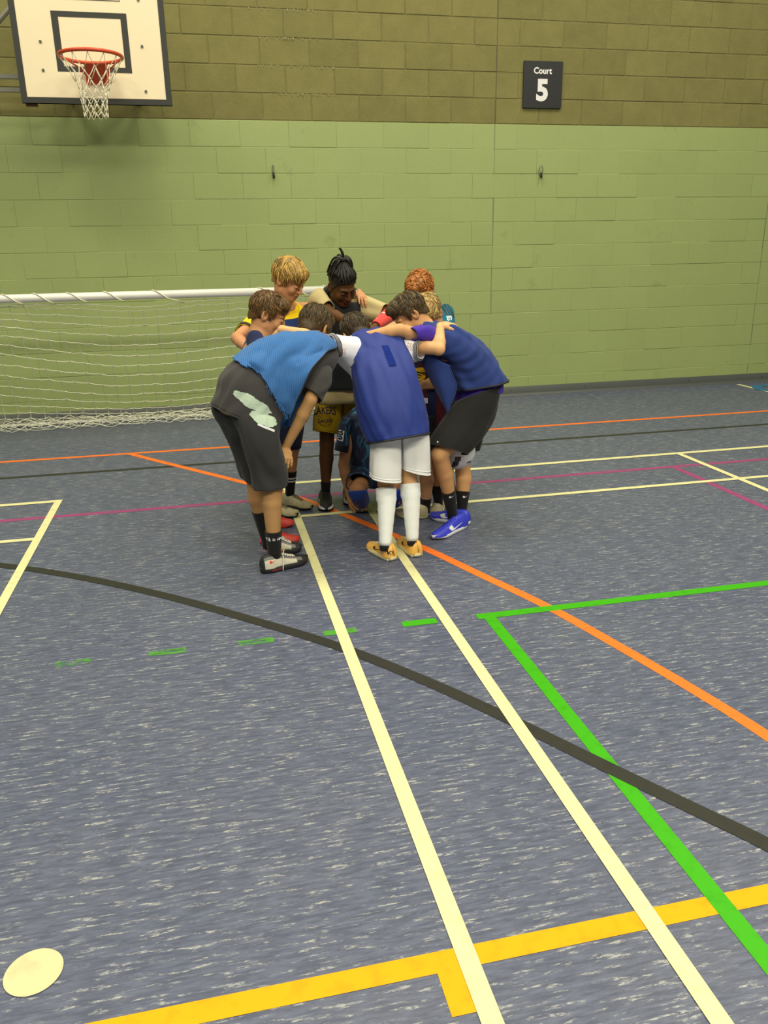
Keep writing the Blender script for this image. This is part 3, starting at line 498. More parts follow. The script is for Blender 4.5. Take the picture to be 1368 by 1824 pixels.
DL = {"A_shirt":[[-0.451,-1.47,0.842,-0.142,-1.47,0.691,0.15,0.15],[-0.387,-1.46,0.987,-0.109,-1.46,0.771,0.16,0.16],[-0.29,-1.42,1.065,-0.003,-1.42,0.858,0.165,0.16],[-0.149,-1.38,1.129,0.088,-1.38,0.903,0.165,0.16],[-0.006,-1.32,1.118,0.163,-1.32,0.975,0.14,0.14],[0.068,-1.29,1.107,0.136,-1.29,1.04,0.07,0.07]],"A_sleeve":[[0.076,-1.37,0.985,0.143,-1.38,0.994,0.045,0.045],[0.047,-1.44,0.979,0.139,-1.45,0.965,0.055,0.055],[0.013,-1.5,0.957,0.112,-1.5,0.903,0.058,0.058],[-0.028,-1.53,0.915,0.066,-1.53,0.831,0.055,0.055]],"A_sleeve_far":[[0.079,-1.2,1.077,0.163,-1.2,0.994,0.06,0.06],[0.184,-1.08,1.061,0.225,-1.08,0.947,0.055,0.055],[0.238,-1.02,1.023,0.25,-1.02,0.923,0.05,0.05]],"A_shorts_near":[[-0.395,-1.48,0.894,-0.153,-1.48,0.758,0.1,0.08],[-0.419,-1.5,0.862,-0.15,-1.5,0.709,0.11,0.08],[-0.38,-1.53,0.8,-0.146,-1.53,0.684,0.1,0.08],[-0.338,-1.55,0.715,-0.137,-1.55,0.633,0.095,0.08],[-0.311,-1.55,0.601,-0.125,-1.55,0.562,0.09,0.08],[-0.294,-1.55,0.504,-0.115,-1.55,0.49,0.085,0.08],[-0.288,-1.55,0.435,-0.118,-1.55,0.439,0.085,0.08]],"A_shorts_far":[[-0.399,-1.43,0.887,-0.175,-1.43,0.777,0.11,0.1],[-0.448,-1.42,0.836,-0.177,-1.42,0.728,0.12,0.1],[-0.425,-1.4,0.751,-0.191,-1.4,0.688,0.11,0.09],[-0.394,-1.38,0.66,-0.214,-1.38,0.614,0.08,0.085],[-0.358,-1.37,0.549,-0.214,-1.37,0.509,0.08,0.08],[-0.329,-1.36,0.438,-0.191,-1.36,0.413,0.08,0.08]],"B_bib":[[0.372,-1.1,1.096,0.532,-1.1,1.099,0.02,0.02],[0.298,-1.14,1.088,0.571,-1.14,1.086,0.06,0.06],[0.278,-1.21,1.042,0.572,-1.21,1.041,0.09,0.09],[0.272,-1.28,0.984,0.578,-1.28,0.985,0.11,0.11],[0.258,-1.4,0.874,0.59,-1.4,0.88,0.125,0.12],[0.26,-1.47,0.739,0.606,-1.47,0.738,0.14,0.12],[0.3,-1.5,0.605,0.61,-1.5,0.637,0.15,0.12]],"B_shirt":[[0.361,-1.11,1.089,0.538,-1.11,1.088,0.02,0.02],[0.272,-1.15,1.082,0.587,-1.15,1.072,0.05,0.05],[0.256,-1.21,1.02,0.59,-1.21,1.011,0.075,0.075],[0.262,-1.28,0.942,0.58,-1.28,0.956,0.095,0.09],[0.275,-1.38,0.856,0.575,-1.38,0.86,0.1,0.1],[0.299,-1.45,0.733,0.585,-1.45,0.733,0.11,0.1]],"B_sleeve_left":[[0.305,-1.2,1.108,0.301,-1.22,0.897,0.085,0.06],[0.243,-1.27,1.12,0.249,-1.27,0.947,0.065,0.055],[0.193,-1.31,1.126,0.203,-1.31,1.0,0.055,0.048],[0.147,-1.335,1.127,0.163,-1.335,1.038,0.048,0.045]],"B_sleeve_right":[[0.544,-1.2,1.085,0.562,-1.22,0.934,0.06,0.06],[0.579,-1.23,1.083,0.591,-1.24,0.956,0.055,0.055],[0.61,-1.25,1.078,0.616,-1.26,0.966,0.05,0.05],[0.638,-1.28,1.074,0.638,-1.28,0.982,0.045,0.045]],"B_shorts_left":[[0.323,-1.47,0.727,0.48,-1.47,0.737,0.11,0.09],[0.318,-1.48,0.6,0.476,-1.48,0.595,0.09,0.08],[0.309,-1.5,0.488,0.47,-1.5,0.47,0.08,0.08],[0.31,-1.5,0.432,0.466,-1.5,0.405,0.078,0.08]],"B_shorts_right":[[0.462,-1.47,0.738,0.594,-1.47,0.748,0.1,0.09],[0.473,-1.48,0.618,0.621,-1.48,0.626,0.09,0.08],[0.481,-1.48,0.506,0.627,-1.48,0.495,0.08,0.08],[0.483,-1.48,0.461,0.627,-1.48,0.42,0.078,0.08]],"C_bib":[[1.159,-1.12,0.827,0.861,-1.14,0.79,0.165,0.16],[1.11,-1.12,0.926,0.841,-1.13,0.857,0.165,0.16],[1.039,-1.12,1.015,0.818,-1.12,0.906,0.165,0.16],[0.957,-1.11,1.081,0.783,-1.12,0.941,0.165,0.15],[0.854,-1.1,1.134,0.726,-1.12,0.977,0.16,0.14],[0.782,-1.1,1.149,0.687,-1.1,1.018,0.13,0.11],[0.719,-1.1,1.166,0.656,-1.1,1.067,0.085,0.08],[0.694,-1.1,1.17,0.647,-1.1,1.092,0.06,0.06]],"C_shirt":[[1.138,-1.12,0.775,0.878,-1.14,0.717,0.15,0.145],[1.129,-1.12,0.841,0.887,-1.13,0.799,0.15,0.145],[1.027,-1.12,1.0,0.831,-1.12,0.917,0.15,0.15],[0.951,-1.11,1.066,0.796,-1.12,0.956,0.15,0.14],[0.845,-1.1,1.117,0.729,-1.12,0.992,0.14,0.13],[0.769,-1.1,1.134,0.693,-1.1,1.033,0.1,0.09],[0.712,-1.1,1.157,0.656,-1.1,1.073,0.07,0.07],[0.681,-1.1,1.17,0.634,-1.1,1.104,0.05,0.05]],"C_sleeve":[[0.724,-1.17,1.13,0.746,-1.18,1.042,0.045,0.045],[0.676,-1.22,1.151,0.695,-1.23,1.05,0.05,0.045],[0.633,-1.245,1.151,0.646,-1.25,1.068,0.046,0.043],[0.587,-1.27,1.144,0.599,-1.27,1.081,0.04,0.04]],"C_sleeve_far":[[0.779,-1.0,1.111,0.812,-1.0,1.002,0.06,0.06],[0.748,-0.9,1.088,0.791,-0.9,0.992,0.05,0.05],[0.741,-0.84,1.058,0.765,-0.84,0.993,0.045,0.045]],"C_shorts_near":[[0.862,-1.18,0.731,1.126,-1.16,0.785,0.12,0.06],[0.802,-1.22,0.674,1.098,-1.18,0.677,0.11,0.08],[0.74,-1.26,0.614,1.041,-1.2,0.564,0.1,0.085],[0.694,-1.29,0.553,0.953,-1.24,0.483,0.095,0.085],[0.678,-1.3,0.531,0.895,-1.26,0.447,0.09,0.085]],"C_shorts_far":[[0.904,-1.08,0.721,1.153,-1.08,0.768,0.06,0.13],[0.918,-1.04,0.623,1.144,-1.04,0.648,0.08,0.11],[0.933,-1.03,0.522,1.089,-1.03,0.558,0.08,0.09],[0.944,-1.02,0.436,1.054,-1.02,0.415,0.08,0.085]],"D_shirt":[[-0.03,-0.52,1.225,0.085,-0.52,1.221,0.05,0.05],[-0.109,-0.51,1.195,0.13,-0.5,1.209,0.08,0.07],[-0.171,-0.51,1.136,0.164,-0.48,1.165,0.1,0.09],[-0.172,-0.5,1.022,0.155,-0.5,1.026,0.12,0.11],[-0.163,-0.5,0.756,0.135,-0.5,0.741,0.12,0.11],[-0.167,-0.5,0.603,0.12,-0.5,0.586,0.13,0.12]],"D_bib":[[-0.024,-0.52,1.206,0.108,-0.52,1.208,0.06,0.06],[-0.093,-0.51,1.182,0.129,-0.5,1.193,0.09,0.08],[-0.13,-0.51,1.119,0.132,-0.48,1.14,0.115,0.1],[-0.172,-0.5,1.016,0.151,-0.5,1.016,0.135,0.12],[-0.167,-0.5,0.756,0.141,-0.5,0.74,0.135,0.12],[-0.169,-0.5,0.558,0.118,-0.5,0.54,0.145,0.13]],"D_sleeve":[[-0.182,-0.52,1.182,-0.107,-0.56,1.09,0.06,0.05],[-0.232,-0.63,1.154,-0.16,-0.66,1.082,0.055,0.05],[-0.277,-0.73,1.121,-0.2,-0.75,1.083,0.048,0.045]],"D_sleeve_left":[[0.107,-0.47,1.211,0.155,-0.47,1.089,0.06,0.05],[0.181,-0.42,1.216,0.197,-0.42,1.126,0.05,0.05],[0.234,-0.38,1.212,0.245,-0.38,1.145,0.045,0.045]],"D_shorts_left":[[-0.031,-0.5,0.715,0.126,-0.5,0.707,0.11,0.1],[-0.028,-0.52,0.564,0.106,-0.52,0.556,0.09,0.09],[-0.03,-0.54,0.375,0.07,-0.54,0.379,0.08,0.08]],"D_shorts_right":[[-0.154,-0.52,0.718,0.008,-0.52,0.716,0.11,0.1],[-0.134,-0.57,0.563,0.004,-0.57,0.561,0.09,0.09],[-0.122,-0.62,0.387,-0.001,-0.62,0.382,0.08,0.08]],"E_tee":[[0.297,-0.47,1.254,0.447,-0.47,1.24,0.03,0.03],[0.241,-0.45,1.277,0.513,-0.45,1.25,0.07,0.06],[0.209,-0.44,1.216,0.535,-0.44,1.196,0.1,0.09],[0.209,-0.43,1.1,0.52,-0.43,1.089,0.11,0.1],[0.197,-0.45,0.833,0.485,-0.45,0.819,0.11,0.1],[0.189,-0.47,0.632,0.476,-0.47,0.626,0.12,0.11]],"E_bib":[[0.271,-0.47,1.264,0.454,-0.47,1.246,0.05,0.05],[0.244,-0.45,1.284,0.489,-0.45,1.251,0.085,0.075],[0.225,-0.44,1.199,0.514,-0.44,1.183,0.115,0.105],[0.208,-0.43,1.083,0.523,-0.43,1.072,0.125,0.115],[0.194,-0.45,0.833,0.488,-0.45,0.819,0.122,0.112],[0.191,-0.46,0.718,0.483,-0.46,0.709,0.127,0.118]],"E_sleeve":[[0.276,-0.45,1.309,0.19,-0.45,1.207,0.055,0.05],[0.284,-0.52,1.273,0.192,-0.53,1.206,0.052,0.05],[0.293,-0.6,1.239,0.221,-0.6,1.174,0.045,0.045]],"E_sleeve_left":[[0.486,-0.45,1.277,0.469,-0.45,1.132,0.07,0.07],[0.553,-0.49,1.251,0.514,-0.5,1.121,0.065,0.06],[0.636,-0.55,1.216,0.581,-0.57,1.108,0.06,0.055]],"E_shorts_right":[[0.198,-0.47,0.681,0.356,-0.47,0.672,0.085,0.08],[0.164,-0.48,0.562,0.339,-0.48,0.544,0.095,0.09],[0.153,-0.5,0.475,0.307,-0.5,0.44,0.09,0.085]],"E_shorts_left":[[0.342,-0.45,0.669,0.463,-0.45,0.663,0.085,0.08],[0.344,-0.45,0.545,0.477,-0.45,0.53,0.095,0.09],[0.332,-0.46,0.448,0.462,-0.46,0.439,0.09,0.085]],"F_bib":[[-0.207,-1.02,1.114,-0.137,-1.02,1.103,0.05,0.05],[-0.238,-1.02,1.089,-0.097,-1.02,1.084,0.1,0.1],[-0.261,-1.02,1.05,-0.049,-1.02,1.035,0.15,0.15],[-0.284,-1.02,0.977,-0.045,-1.02,0.951,0.15,0.15],[-0.317,-1.05,0.82,-0.066,-1.05,0.791,0.15,0.14],[-0.334,-1.06,0.678,-0.066,-1.06,0.64,0.16,0.14]],"F_shirt":[[-0.201,-1.02,1.111,-0.137,-1.02,1.103,0.045,0.045],[-0.235,-1.02,1.083,-0.1,-1.02,1.078,0.095,0.095],[-0.252,-1.02,1.043,-0.064,-1.02,1.029,0.14,0.14],[-0.276,-1.02,0.962,-0.057,-1.02,0.94,0.14,0.14],[-0.31,-1.05,0.76,-0.078,-1.05,0.734,0.14,0.13]],"F_sleeve_right":[[-0.248,-1.12,1.1,-0.157,-1.12,1.096,0.06,0.06],[-0.228,-1.19,1.044,-0.142,-1.19,1.057,0.055,0.05],[-0.19,-1.16,0.991,-0.125,-1.16,1.025,0.05,0.045]],"F_sleeve_left":[[-0.195,-0.92,1.096,-0.096,-0.92,1.092,0.06,0.06],[-0.139,-0.85,1.05,-0.06,-0.85,1.084,0.055,0.05],[-0.083,-0.82,1.014,-0.027,-0.82,1.055,0.05,0.045]],"G_sleeve_left":[[0.989,-0.42,1.181,1.071,-0.44,1.132,0.06,0.06],[0.958,-0.5,1.106,1.06,-0.5,1.068,0.055,0.055],[0.931,-0.57,1.039,1.024,-0.57,1.008,0.05,0.05]],"G_sleeve_right":[[0.898,-0.3,1.176,0.978,-0.28,1.078,0.06,0.06],[0.868,-0.23,1.145,0.902,-0.23,1.045,0.055,0.05],[0.827,-0.2,1.13,0.857,-0.2,1.022,0.05,0.05]],"F_shorts_right":[[-0.328,-1.12,0.714,-0.154,-1.12,0.688,0.08,0.07],[-0.316,-1.12,0.562,-0.133,-1.12,0.534,0.08,0.07],[-0.292,-1.12,0.399,-0.13,-1.12,0.386,0.075,0.07]],"F_shorts_left":[[-0.308,-0.98,0.701,-0.127,-0.98,0.675,0.08,0.07],[-0.291,-0.97,0.542,-0.114,-0.97,0.514,0.08,0.07],[-0.267,-0.96,0.394,-0.105,-0.96,0.381,0.075,0.07]],"G_shirt":[[0.912,-0.37,1.197,1.003,-0.37,1.198,0.05,0.05],[0.874,-0.35,1.152,1.063,-0.38,1.176,0.09,0.08],[0.868,-0.33,1.068,1.083,-0.4,1.115,0.12,0.11],[0.889,-0.33,0.927,1.105,-0.36,0.939,0.12,0.11],[0.904,-0.33,0.692,1.114,-0.34,0.682,0.13,0.12]],"G_shorts_right":[[0.909,-0.31,0.762,1.073,-0.31,0.754,0.1,0.1],[0.92,-0.31,0.559,1.063,-0.31,0.55,0.09,0.09],[0.925,-0.32,0.372,1.061,-0.32,0.363,0.08,0.08]],"G_shorts_left":[[0.998,-0.37,0.766,1.119,-0.37,0.76,0.1,0.1],[1.0,-0.39,0.568,1.13,-0.39,0.561,0.09,0.09],[1.006,-0.4,0.384,1.133,-0.4,0.375,0.08,0.08]],"H_shirt":[[0.809,-0.8,1.099,0.877,-0.8,1.097,0.05,0.05],[0.764,-0.82,1.074,0.93,-0.76,1.056,0.09,0.09],[0.723,-0.86,1.007,0.951,-0.76,0.977,0.11,0.1],[0.712,-0.86,0.896,0.933,-0.8,0.878,0.12,0.11],[0.715,-0.87,0.719,0.908,-0.84,0.703,0.12,0.11],[0.725,-0.88,0.527,0.897,-0.86,0.515,0.12,0.11]],"H_sleeve":[[0.715,-0.9,1.058,0.771,-0.97,0.985,0.06,0.05],[0.726,-0.98,0.979,0.834,-0.98,0.962,0.055,0.05],[0.759,-0.98,0.893,0.867,-0.98,0.904,0.05,0.05]],"H_shorts_left":[[0.713,-0.9,0.609,0.826,-0.9,0.602,0.1,0.09],[0.708,-0.92,0.497,0.82,-0.92,0.489,0.085,0.08],[0.705,-0.94,0.39,0.811,-0.94,0.376,0.08,0.075]],"H_shorts_right":[[0.804,-0.82,0.595,0.919,-0.82,0.588,0.09,0.09],[0.808,-0.83,0.471,0.913,-0.83,0.464,0.08,0.08],[0.806,-0.85,0.361,0.904,-0.85,0.354,0.075,0.075]],"I_shirt":[[0.445,-0.8,0.666,0.563,-0.8,0.672,0.05,0.05],[0.371,-0.78,0.637,0.642,-0.78,0.631,0.08,0.08],[0.312,-0.76,0.579,0.681,-0.76,0.557,0.1,0.1],[0.329,-0.74,0.473,0.671,-0.74,0.45,0.115,0.11],[0.339,-0.7,0.345,0.672,-0.7,0.321,0.125,0.12],[0.353,-0.64,0.201,0.693,-0.64,0.174,0.13,0.13]],"I_sleeve":[[0.305,-0.77,0.602,0.371,-0.77,0.578,0.06,0.06],[0.274,-0.78,0.546,0.341,-0.78,0.528,0.055,0.055],[0.26,-0.79,0.481,0.33,-0.79,0.463,0.052,0.052],[0.246,-0.8,0.41,0.316,-0.8,0.391,0.05,0.05]],"I_sleeve_left":[[0.62,-0.77,0.59,0.699,-0.77,0.568,0.06,0.06],[0.631,-0.79,0.491,0.7,-0.79,0.472,0.055,0.055],[0.627,-0.8,0.39,0.69,-0.8,0.372,0.05,0.05]],"I_shorts_right":[[0.35,-0.6,0.212,0.565,-0.6,0.21,0.09,0.1],[0.315,-0.74,0.23,0.488,-0.76,0.222,0.08,0.085],[0.288,-0.87,0.233,0.43,-0.87,0.204,0.06,0.06]],"I_shorts_left":[[0.536,-0.6,0.197,0.718,-0.6,0.198,0.09,0.1],[0.534,-0.74,0.213,0.699,-0.76,0.206,0.08,0.085],[0.539,-0.87,0.213,0.678,-0.87,0.188,0.06,0.06]]}
DP = {"A_bib":[[[-0.3,-1.26,0.994],[-0.214,-1.24,1.016],[-0.097,-1.22,1.05],[0.037,-1.18,1.054],[0.173,-1.2,1.036]],[[-0.328,-1.42,1.043],[-0.241,-1.4,1.103],[-0.119,-1.36,1.142],[0.025,-1.3,1.131],[0.179,-1.32,1.08]],[[-0.324,-1.5,1.044],[-0.243,-1.54,1.079],[-0.139,-1.54,1.08],[-0.015,-1.55,1.07],[0.102,-1.52,1.062]],[[-0.313,-1.54,1.041],[-0.239,-1.595,1.05],[-0.155,-1.6,0.995],[-0.063,-1.61,0.976],[0.025,-1.61,1.011]],[[-0.304,-1.56,1.035],[-0.234,-1.6,1.014],[-0.171,-1.61,0.919],[-0.111,-1.61,0.868],[-0.021,-1.61,0.927]],[[-0.297,-1.57,1.031],[-0.227,-1.6,0.998],[-0.162,-1.6,0.88],[-0.124,-1.585,0.822],[-0.088,-1.57,0.774]]],"A_bib_front":[[[-0.112,-1.42,0.897],[-0.027,-1.42,0.934],[0.062,-1.42,0.938]],[[-0.124,-1.42,0.787],[-0.04,-1.43,0.806],[0.041,-1.42,0.847]],[[-0.143,-1.42,0.689],[-0.068,-1.43,0.706],[0.005,-1.42,0.745]]],"C_bib_front":[[[0.628,-1.17,1.023],[0.689,-1.26,0.995],[0.788,-1.29,0.947]],[[0.665,-1.18,0.945],[0.72,-1.27,0.913],[0.804,-1.3,0.895]],[[0.712,-1.19,0.854],[0.745,-1.28,0.824],[0.826,-1.3,0.841]],[[0.754,-1.22,0.759],[0.771,-1.28,0.744],[0.821,-1.29,0.786]],[[0.787,-1.24,0.697],[0.787,-1.27,0.69],[0.805,-1.28,0.736]]]}
DS = {"D_R":[[-0.165,-0.612],[0.004,-0.768]],"D_L":[[-0.058,-0.484],[0.112,-0.638]],"A_R":[[-0.276,-1.589],[-0.032,-1.498]],"A_L":[[-0.219,-1.314],[-0.041,-1.336]],"C_L":[[0.932,-1.17],[0.68,-1.364]],"C_R":[[0.957,-1.166],[0.771,-0.987]],"F_R":[[-0.248,-1.155],[-0.036,-1.195]],"F_L":[[-0.225,-0.848],[-0.035,-0.921]],"H_L":[[0.761,-0.973],[0.584,-0.902]],"H_R":[[0.888,-0.793],[0.827,-0.937]]}
DX = {"A_p1":[-0.263,-1.62,0.863],"A_p1u":[0.831,0.0,-0.556],"A_p2":[-0.217,-1.62,0.786],"A_p2u":[0.888,0.0,-0.461],"A_p3":[-0.209,-1.62,0.746],"A_sock":[-0.203,-1.62,0.175],"A_sock2":[-0.222,-1.42,0.222],"B_r1":[0.204,-1.27,1.077],"B_r2":[0.588,-1.3,1.044],"B_num":[0.434,-1.4,1.02],"C_sw":[0.68,-1.4,0.59],"ball":[0.888,-1.13,0.439],"E_t1":[0.227,-0.58,0.605],"E_t2":[0.225,-0.58,0.543],"G_st":[0.995,-0.46,1.193],"G_no":[1.019,-0.5,1.124],"H_em":[0.723,-0.98,0.845],"H_wp":[0.756,-1.0,0.703],"I_pt":[0.274,-0.85,0.503],"I_bd":[0.358,-0.9,0.27]}
# ---------------------------------------------------------------- smooth bodies: signed distance fields meshed by surface nets
def A3(*v): return np.array(v, float)
def unit(v): v = np.asarray(v, float); return v / (np.linalg.norm(v) + 1e-12)
def f_cap(P, a, b, ra, rb):
    ab = b - a; q = P - a; t = np.clip((q @ ab) / (ab @ ab + 1e-9), 0, 1)
    return np.linalg.norm(q - t[:, None] * ab, axis=1) - (ra + (rb - ra) * t)
def f_ecap(P, a, b, s, ea, eb):
    ab = b - a; L = np.linalg.norm(ab); w = ab / L; s = unit(s - w * (s @ w)); n = np.cross(w, s)
    q = P - a; tt = q @ w; t = np.clip(tt / L, 0, 1)
    sr = ea[0] + (eb[0] - ea[0]) * t; fr = ea[1] + (eb[1] - ea[1]) * t; mn = np.minimum(sr, fr)
    z = tt - t * L
    return (np.sqrt(((q @ s) / sr) ** 2 + ((q @ n) / fr) ** 2 + (z / mn) ** 2) - 1) * mn
def f_ell(P, c, M, r):
    q = (P - c) @ M.T; k0 = np.linalg.norm(q / r, axis=1); k1 = np.linalg.norm(q / (r * r), axis=1)
    return k0 * (k0 - 1) / np.maximum(k1, 1e-9)
def sdf_eval(prims, P):
    d = np.full(len(P), 1e3)
    for fn, args, k, op in prims:
        e = fn(P, *args)
        if op == '+':
            h = np.clip(.5 + .5 * (e - d) / k, 0, 1); d = e + (d - e) * h - k * h * (1 - h)
        elif op == '-':
            h = np.clip(.5 - .5 * (d + e) / k, 0, 1); d = d + (-e - d) * h + k * h * (1 - h)
        elif op == '&':
            d = np.maximum(d, e)
        else:
            d = d + e
    return d
def surface_nets(prims, lo, hi, h, skip=()):
    s = 4; lo = np.asarray(lo, float); n = np.ceil((np.asarray(hi) - lo) / (h * s)).astype(int); N = n * s + 1
    cc = [lo[i] + (np.arange(n[i]) + .5) * h * s for i in range(3)]
    G = np.stack(np.meshgrid(*cc, indexing='ij'), -1).reshape(-1, 3)
    dc = sdf_eval(prims, G).reshape(n); act = np.abs(dc) < h * s * 1.25
    V = np.where(dc < 0, -1.0, 1.0)
    F = np.ones(N); F[:-1, :-1, :-1] = np.repeat(np.repeat(np.repeat(V, s, 0), s, 1), s, 2)
    M = np.zeros(N, bool); rep = np.repeat(np.repeat(np.repeat(act, s, 0), s, 1), s, 2)
    for dx in (0, 1):
        for dy in (0, 1):
            for dz in (0, 1): M[dx:N[0] - 1 + dx, dy:N[1] - 1 + dy, dz:N[2] - 1 + dz] |= rep
    I = np.argwhere(M); F[M] = sdf_eval(prims, lo + I * h)
    ins = F < 0
    cnt = np.zeros(N - 1, np.int8)
    for dx in (0, 1):
        for dy in (0, 1):
            for dz in (0, 1): cnt += ins[dx:N[0] - 1 + dx, dy:N[1] - 1 + dy, dz:N[2] - 1 + dz]
    mixed = (cnt > 0) & (cnt < 8)
    ids = np.argwhere(mixed); idx = np.full(N - 1, -1, int); idx[mixed] = np.arange(len(ids))
    corners = np.array([(x, y, z) for x in (0, 1) for y in (0, 1) for z in (0, 1)])
    vals = np.stack([F[ids[:, 0] + c[0], ids[:, 1] + c[1], ids[:, 2] + c[2]] for c in corners], 1)
    acc = np.zeros((len(ids), 3)); k = np.zeros(len(ids))
    for a in range(8):
        for b in range(a + 1, 8):
            if np.abs(corners[a] - corners[b]).sum() != 1: continue
            va, vb = vals[:, a], vals[:, b]; x = (va < 0) != (vb < 0)
            t = np.where(x, va / np.where(x, va - vb, 1), 0)
            acc += np.where(x[:, None], corners[a] + (corners[b] - corners[a]) * t[:, None], 0); k += x
    verts = lo + (ids + acc / k[:, None]) * h
    faces = []
    for ax in range(3):
        o = [1, 2] if ax == 0 else ([0, 2] if ax == 1 else [0, 1])
        sl0 = [slice(None)] * 3; sl1 = [slice(None)] * 3; sl0[ax] = slice(0, -1); sl1[ax] = slice(1, None)
        a, b = ins[tuple(sl0)], ins[tuple(sl1)]; e = np.argwhere(a != b)
        ok = (e[:, o[0]] > 0) & (e[:, o[1]] > 0) & (e[:, o[0]] < N[o[0]] - 1) & (e[:, o[1]] < N[o[1]] - 1)
        e = e[ok]; flip = a[tuple(e.T)]
        q = []
        for d0, d1 in ((-1, -1), (0, -1), (0, 0), (-1, 0)):
            c = e.copy(); c[:, o[0]] += d0; c[:, o[1]] += d1; q.append(idx[tuple(c.T)])
        q = np.stack(q, 1)
        if ax == 1: flip = ~flip
        q = np.where(flip[:, None], q, q[:, ::-1]); faces.append(q)
    faces = np.vstack(faces); faces = faces[(faces >= 0).all(1)]
    if skip:
        cen = verts[faces].mean(1); keep = np.ones(len(faces), bool)
        for l, u in skip: keep &= ~((cen > np.asarray(l) + h * .3) & (cen < np.asarray(u) - h * .3)).all(1)
        faces = faces[keep]
    return verts, faces
def compact(v, f):
    used = np.unique(f); mp = np.full(len(v), -1); mp[used] = np.arange(len(used)); return v[used], mp[f]
# ---------------------------------------------------------------- cloth
def fold_noise(seed):
    r = np.random.RandomState(seed); K = r.normal(0, 1, (6, 3)); ph = r.uniform(0, 6.28, 6)
    def f(P, freq, axis=None, stretch=.25):
        Q = np.array(P)
        if axis is not None:
            a = unit(axis); Q = Q - np.outer(Q @ a, a) * (1 - stretch)
        o = np.zeros(len(Q))
        for i in range(6): o += np.sin(Q @ (unit(K[i]) * freq * (.6 + .25 * i)) + ph[i] + 1.5 * np.sin(Q @ K[(i + 2) % 6] * freq * .35)) / (1 + .35 * i)
        return o / 3.2
    return f
CREASE = 1.25
def loft(rings, nu=44, sub=7, ex=2.35, wr=.004, freq=38, seed=0, axis=None, stretch=.25, hem=0.0, cap=False, grow=0.0):
    R = np.asarray(rings, float); L, Rr, dn, df = R[:, 0:3], R[:, 3:6], R[:, 6], R[:, 7]
    A = catmull(np.hstack([L, Rr, dn[:, None], df[:, None]]), sub)
    c = (A[:, :3] + A[:, 3:6]) / 2; a = (A[:, 3:6] - A[:, :3]) / 2; tan = np.gradient(c, axis=0)
    b = np.cross(a, tan); b /= np.linalg.norm(b, axis=1)[:, None] + 1e-9
    view = A3(-.2, -.95, .25); b *= np.sign(b @ view)[:, None]
    al = np.linalg.norm(a, axis=1); a = a * ((al + grow) / al)[:, None]
    th = np.linspace(0, 2 * np.pi, nu, endpoint=False); ct, st = np.cos(th), np.sin(th)
    e = 2 / ex; X = np.sign(ct) * np.abs(ct) ** e; Y = np.sign(st) * np.abs(st) ** e
    dep = np.where(st[None, :] >= 0, (A[:, 6] + grow)[:, None], (A[:, 7] + grow)[:, None])
    V = c[:, None, :] + a[:, None, :] * X[None, :, None] + b[:, None, :] * (Y[None, :] * dep)[:, :, None]
    m = len(A); out = V - c[:, None, :]; out /= np.linalg.norm(out, axis=2)[:, :, None] + 1e-9
    fn = fold_noise(seed); nz = fn(V.reshape(-1, 3), freq, axis if axis is not None else (c[-1] - c[0]), stretch).reshape(m, nu)
    V = V + out * (nz * wr)[:, :, None]
    vs = V.reshape(-1, 3); fs = [(i * nu + j, (i + 1) * nu + j, (i + 1) * nu + (j + 1) % nu, i * nu + (j + 1) % nu) for i in range(m - 1) for j in range(nu)]
    chk = np.cross(V[1, 0] - V[0, 0], V[0, 1] - V[0, 0]) @ out[0, 0]
    if chk < 0: fs = [f[::-1] for f in fs]
    if cap: fs.append(tuple((m - 1) * nu + j for j in range(nu)))
    return vs, fs, V
def patch(grid, su=7, sv=6, wr=.004, freq=40, seed=0, rag=0.0, axis=None, facing=(-.2, -.95, .3)):
    G = np.asarray(grid, float); nv, nu = G.shape[:2]
    H = np.stack([catmull(G[i], su) for i in range(nv)]); K = np.stack([catmull(H[:, j], sv) for j in range(H.shape[1])], 1)
    m, n = K.shape[:2]; du = np.gradient(K, axis=1); dv = np.gradient(K, axis=0); nr = np.cross(du, dv); nr /= np.linalg.norm(nr, axis=2)[:, :, None] + 1e-9
    if nr.reshape(-1, 3).mean(0) @ A3(*facing) < 0: nr = -nr; flip = True
    else: flip = False
    fn = fold_noise(seed); nz = fn(K.reshape(-1, 3), freq, axis, .3).reshape(m, n); K = K + nr * (nz * wr)[:, :, None]
    if rag:
        r = np.random.RandomState(seed); j = r.uniform(-1, 1.2, n); K[-1] += dv[-1] / (np.linalg.norm(dv[-1], axis=1)[:, None] + 1e-6) * (j * rag)[:, None]; K[-2] += dv[-1] / (np.linalg.norm(dv[-1], axis=1)[:, None] + 1e-6) * (j * rag * .4)[:, None]
    fs = [(i * n + k, i * n + k + 1, (i + 1) * n + k + 1, (i + 1) * n + k) for i in range(m - 1) for k in range(n - 1)]
    if flip: fs = [f[::-1] for f in fs]
    return K.reshape(-1, 3), fs, K
def drape(V, target, margin=.006, shape=None, rounds=3):
    "push sheet points out of the cloth below it, relaxing the sheet between rounds"
    bvh = bvh_of(target); V = np.array(V, float)
    for r in range(rounds):
        out = []
        for p in V:
            p = Vector(p); h = bvh.find_nearest(p)
            if h[0] is not None:
                d = (p - h[0]).dot(h[1])
                if d < margin and (p - h[0]).length < .12: p = h[0] + h[1] * margin
            out.append(tuple(p))
        V = np.array(out)
        if shape is not None and r < rounds - 1:
            G = V.reshape(shape); G[1:-1, 1:-1] = .5 * G[1:-1, 1:-1] + .125 * (G[:-2, 1:-1] + G[2:, 1:-1] + G[1:-1, :-2] + G[1:-1, 2:]); V = G.reshape(-1, 3)
    return V
